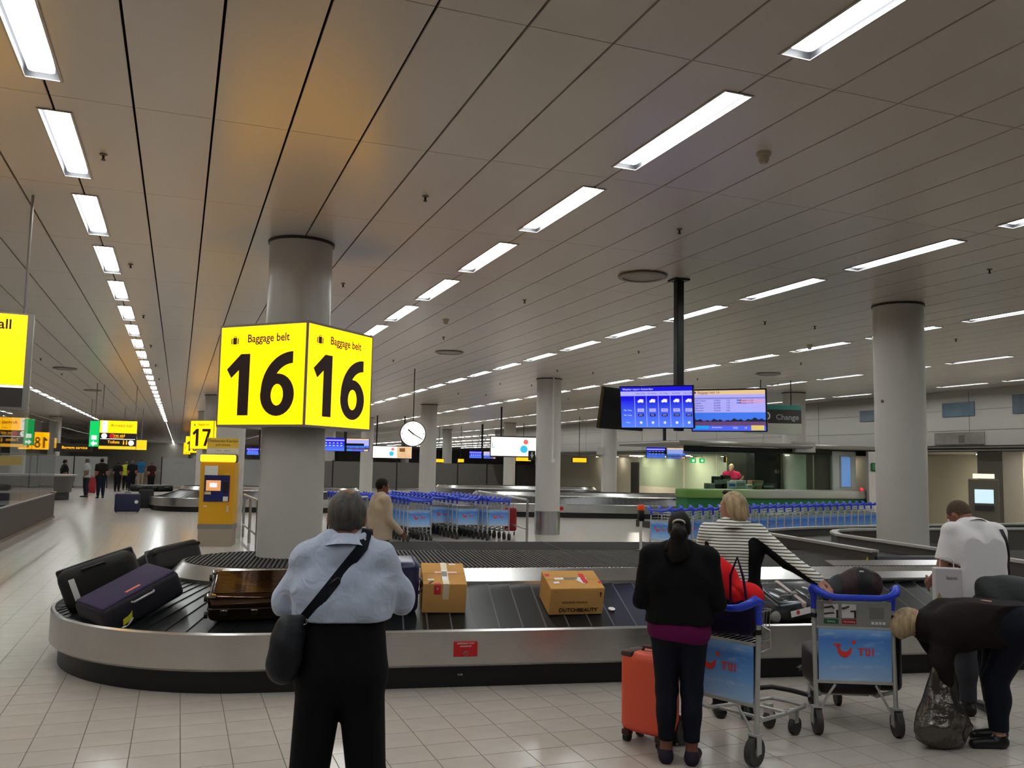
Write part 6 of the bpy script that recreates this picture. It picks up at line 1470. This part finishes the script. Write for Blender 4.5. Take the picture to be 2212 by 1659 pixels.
for k in range(n):
    a, b_ = BX0+(BX1-BX0-1.6)*k/n, BX0+(BX1-BX0-1.6)*(k+1)/n
    part('glass_pane', MB().box(((a+b_)/2, BY+.12, 1.82), (b_-a-.03, .012, 1.1)), thin_glass('booth_glass', (.82, .92, .86), 1.5), bt)
part('glass_pane', MB().box((BX0, BY+1.5, 1.82), (.012, 2.6, 1.1)), thin_glass('booth_glass', (.82, .92, .86), 1.5), bt)
part('back_wall', MB().box((18.6, BY+3.1, 1.3), (3.4, .1, 2.4)), mat('booth_back', '#7b7a70', .6), bt)
bc0 = A(1652, 1015, 27); bc1 = A(1708, 1015, 27.6)
part('black_cabinet', MB().box(((bc0.x+bc1.x)/2, BY+.9, 1.65), (abs(bc1.x-bc0.x), .4, 1.5)), m_black, bt)
wd0, wd1 = A(1793, 1020, 28.5), A(1852, 1020, 29.0)
dr = part('white_side_panel', MB().rbox(((wd0.x+wd1.x)/2, BY+.15, 1.78), (wd1.x-wd0.x, .12, 1.35), .05, 3), mat('booth_white', '#a9b1ab', .45), bt, 40)
part('blue_display', MB().box(((wd0.x+wd1.x)/2+.02, BY+.07, 1.82), (.34, .02, .9)), emis('display_blue', '#5d86c0', .55), dr); part('display_frame', MB().box(((wd0.x+wd1.x)/2+.02, BY+.08, 1.82), (.42, .02, 1.0)), mat('frame_sage', '#8a958f', .5), dr)
part('white_wall_panel', MB().box((20.15, BY-.2, 1.3), (1.0, .1, 2.3)), mat('panel_white', '#b5b2b2', .5), bt); part('green_sign', MB().rbox((20.0, BY-.27, 1.98), (.55, .06, .26), .05, 2), mat('booth_green', '#1f6b3c', .5), bt); part('red_lamp', MB().ellip((19.5, BY-.1, 1.3), (.05, .05, .05), 10), emis('lamp_red', '#e02a3a', 1.2), bt)
cl = thing('booth_fill_light', 'added fill light strip hidden under the booth roof', 'light', (15.8, BY+.8, 2.45)); part('tube', MB().box((0, 0, 0), (2.6, .06, .03)), mat('booth_fill_glow', '#ffffff', .4, emit=(1, .95, .82), es=90), cl); part('tray', MB().box((0, 0, .025), (2.7, .1, .02)), m_grey, cl)  # unseen strip, added to brighten the booth interior
# things on the booth counter
def onc(px, D=26.0): p = A(px, 1055, D); return p.x
for k, (px, w, h, c, lb, nm) in enumerate(((1536, .22, .16, '#8b8b8b', 'small grey card terminal on the booth counter', 'card_terminal'), (1572, .42, .36, '#101012', 'left black monitor on the booth counter', 'monitor'), (1597, .34, .4, '#0e0e11', 'right black monitor on the booth counter', 'monitor'), (1596, .3, .22, '#b8bcc6', 'white notice board standing on the booth counter', 'notice_board'), (1628, .42, .26, '#9fa39a', 'pale grey printer on the booth counter', 'printer'), (1665, .34, .14, '#c8c6be', 'stack of white papers on the booth counter', 'paper_stack'), (1690, .4, .26, '#7d5c40', 'basket of mixed goods on the booth counter', 'basket'), (1728, .5, .16, '#111113', 'black telephone tray on the booth counter', 'telephone_tray'))):
    d = 0.0 if nm != 'monitor' else .3
    t = thing(nm, lb, nm.replace('_', ' '), (onc(px), BY+.35+d*.5-(.18 if nm == 'notice_board' else 0), 1.26)); part('body', MB().rbox((0, 0, h/2), (w, .05 if nm in ('monitor', 'notice_board') else .24, h), .012, 2), mat('desk_item_'+c, c, .5), t, 40)
    part('detail', MB().box((0, -.13 if nm not in ('monitor', 'notice_board') else -.03, h*.55), (w*.7, .01, h*.35)), m_grey if nm != 'notice_board' else mat('print_blue', '#4a62a8', .5), t)
p = A(1610, 1030, 26.6); far('blonde woman in a bright pink top inside the booth', Vector((p.x, BY+.9, .3)), 1.70, '#a3103f', '#17171b', m_hblond, 2.6, skin=m_skin, J=dict(elL=(-.16, .06, .70), wrL=(-.2, .16, .78)))
p = A(1727, 1040, 27.3); p.x -= .75; far('seated person with ginger hair inside the booth', Vector((p.x, BY+.9, .1)), 1.52, '#4a5560', '#17171b', mat('hair_ginger', '#8a5a26', .6), 2.9, skin=m_skin)
# exchange sign
pc = A(1668, 908, 24.0); t = thing('exchange_sign', 'hanging teal and black sign reading EURO Change', 'sign', pc, -.35)
part('teal_strip', MB().box((0, 0, .34), (1.5, .16, .12)), mat('teal_lit', '#17594f', .4, emit='#17594f', es=.25), t); part('black_band', MB().box((0, 0, .10), (1.5, .14, .36)), m_sblk, t); part('white_band', MB().box((0, 0, -.22), (1.5, .14, .28)), mat('band_cream', '#a3a598', .5), t)
text('EURO', .28, m_white, t, (-.36, -.075, .10), bold=.006, sx=.8); text('Change', .2, mat('letter_grey', '#8b8d8c', .5), t, (.38, -.075, .08), bold=.003)
for x in (-.3, .5): part('rod', MB().cyl((x, 0, .4), (x, 0, CZ-pc.z), .012, 6), m_bez, t)
# cash machine in the passage
p = A(2125, 1080, 26.5); t = thing('cash_machine', 'tall grey machine with a lit screen in the passage at far right', 'machine', (p.x, p.y, 0), -.8)
part('cabinet', MB().rbox((0, 0, .85), (.7, .4, 1.7), .02, 2), mat('machine_grey', '#5c574e', .5), t); part('lit_screen', MB().box((0, -.21, 1.25), (.44, .02, .36)), emis('machine_screen', '#b9d3de', 1.0), t); part('header', MB().box((0, -.21, 1.78), (.5, .1, .12)), emis('machine_header', '#f0e2c8', 1.1), t); part('keypad', MB().box((0, -.23, .95), (.44, .08, .12)), m_dark, t)
# ------------------------------------------------------------------ lettering becomes plain meshes
bpy.context.view_layer.update(); dg = bpy.context.evaluated_depsgraph_get()
for o in [o for o in bpy.data.objects if o.type == 'FONT']:
    me = bpy.data.meshes.new_from_object(o.evaluated_get(dg)); nm = o.name; mw = (o.parent, o.location.copy(), o.rotation_euler.copy(), o.scale.copy(), o.data.materials[0])
    bpy.data.objects.remove(o)
    if not len(me.polygons): continue
    q = link('lettering', me, None, mw[0], mw[1], mw[2]); q.scale = mw[3]
    if not me.materials: me.materials.append(mw[4])
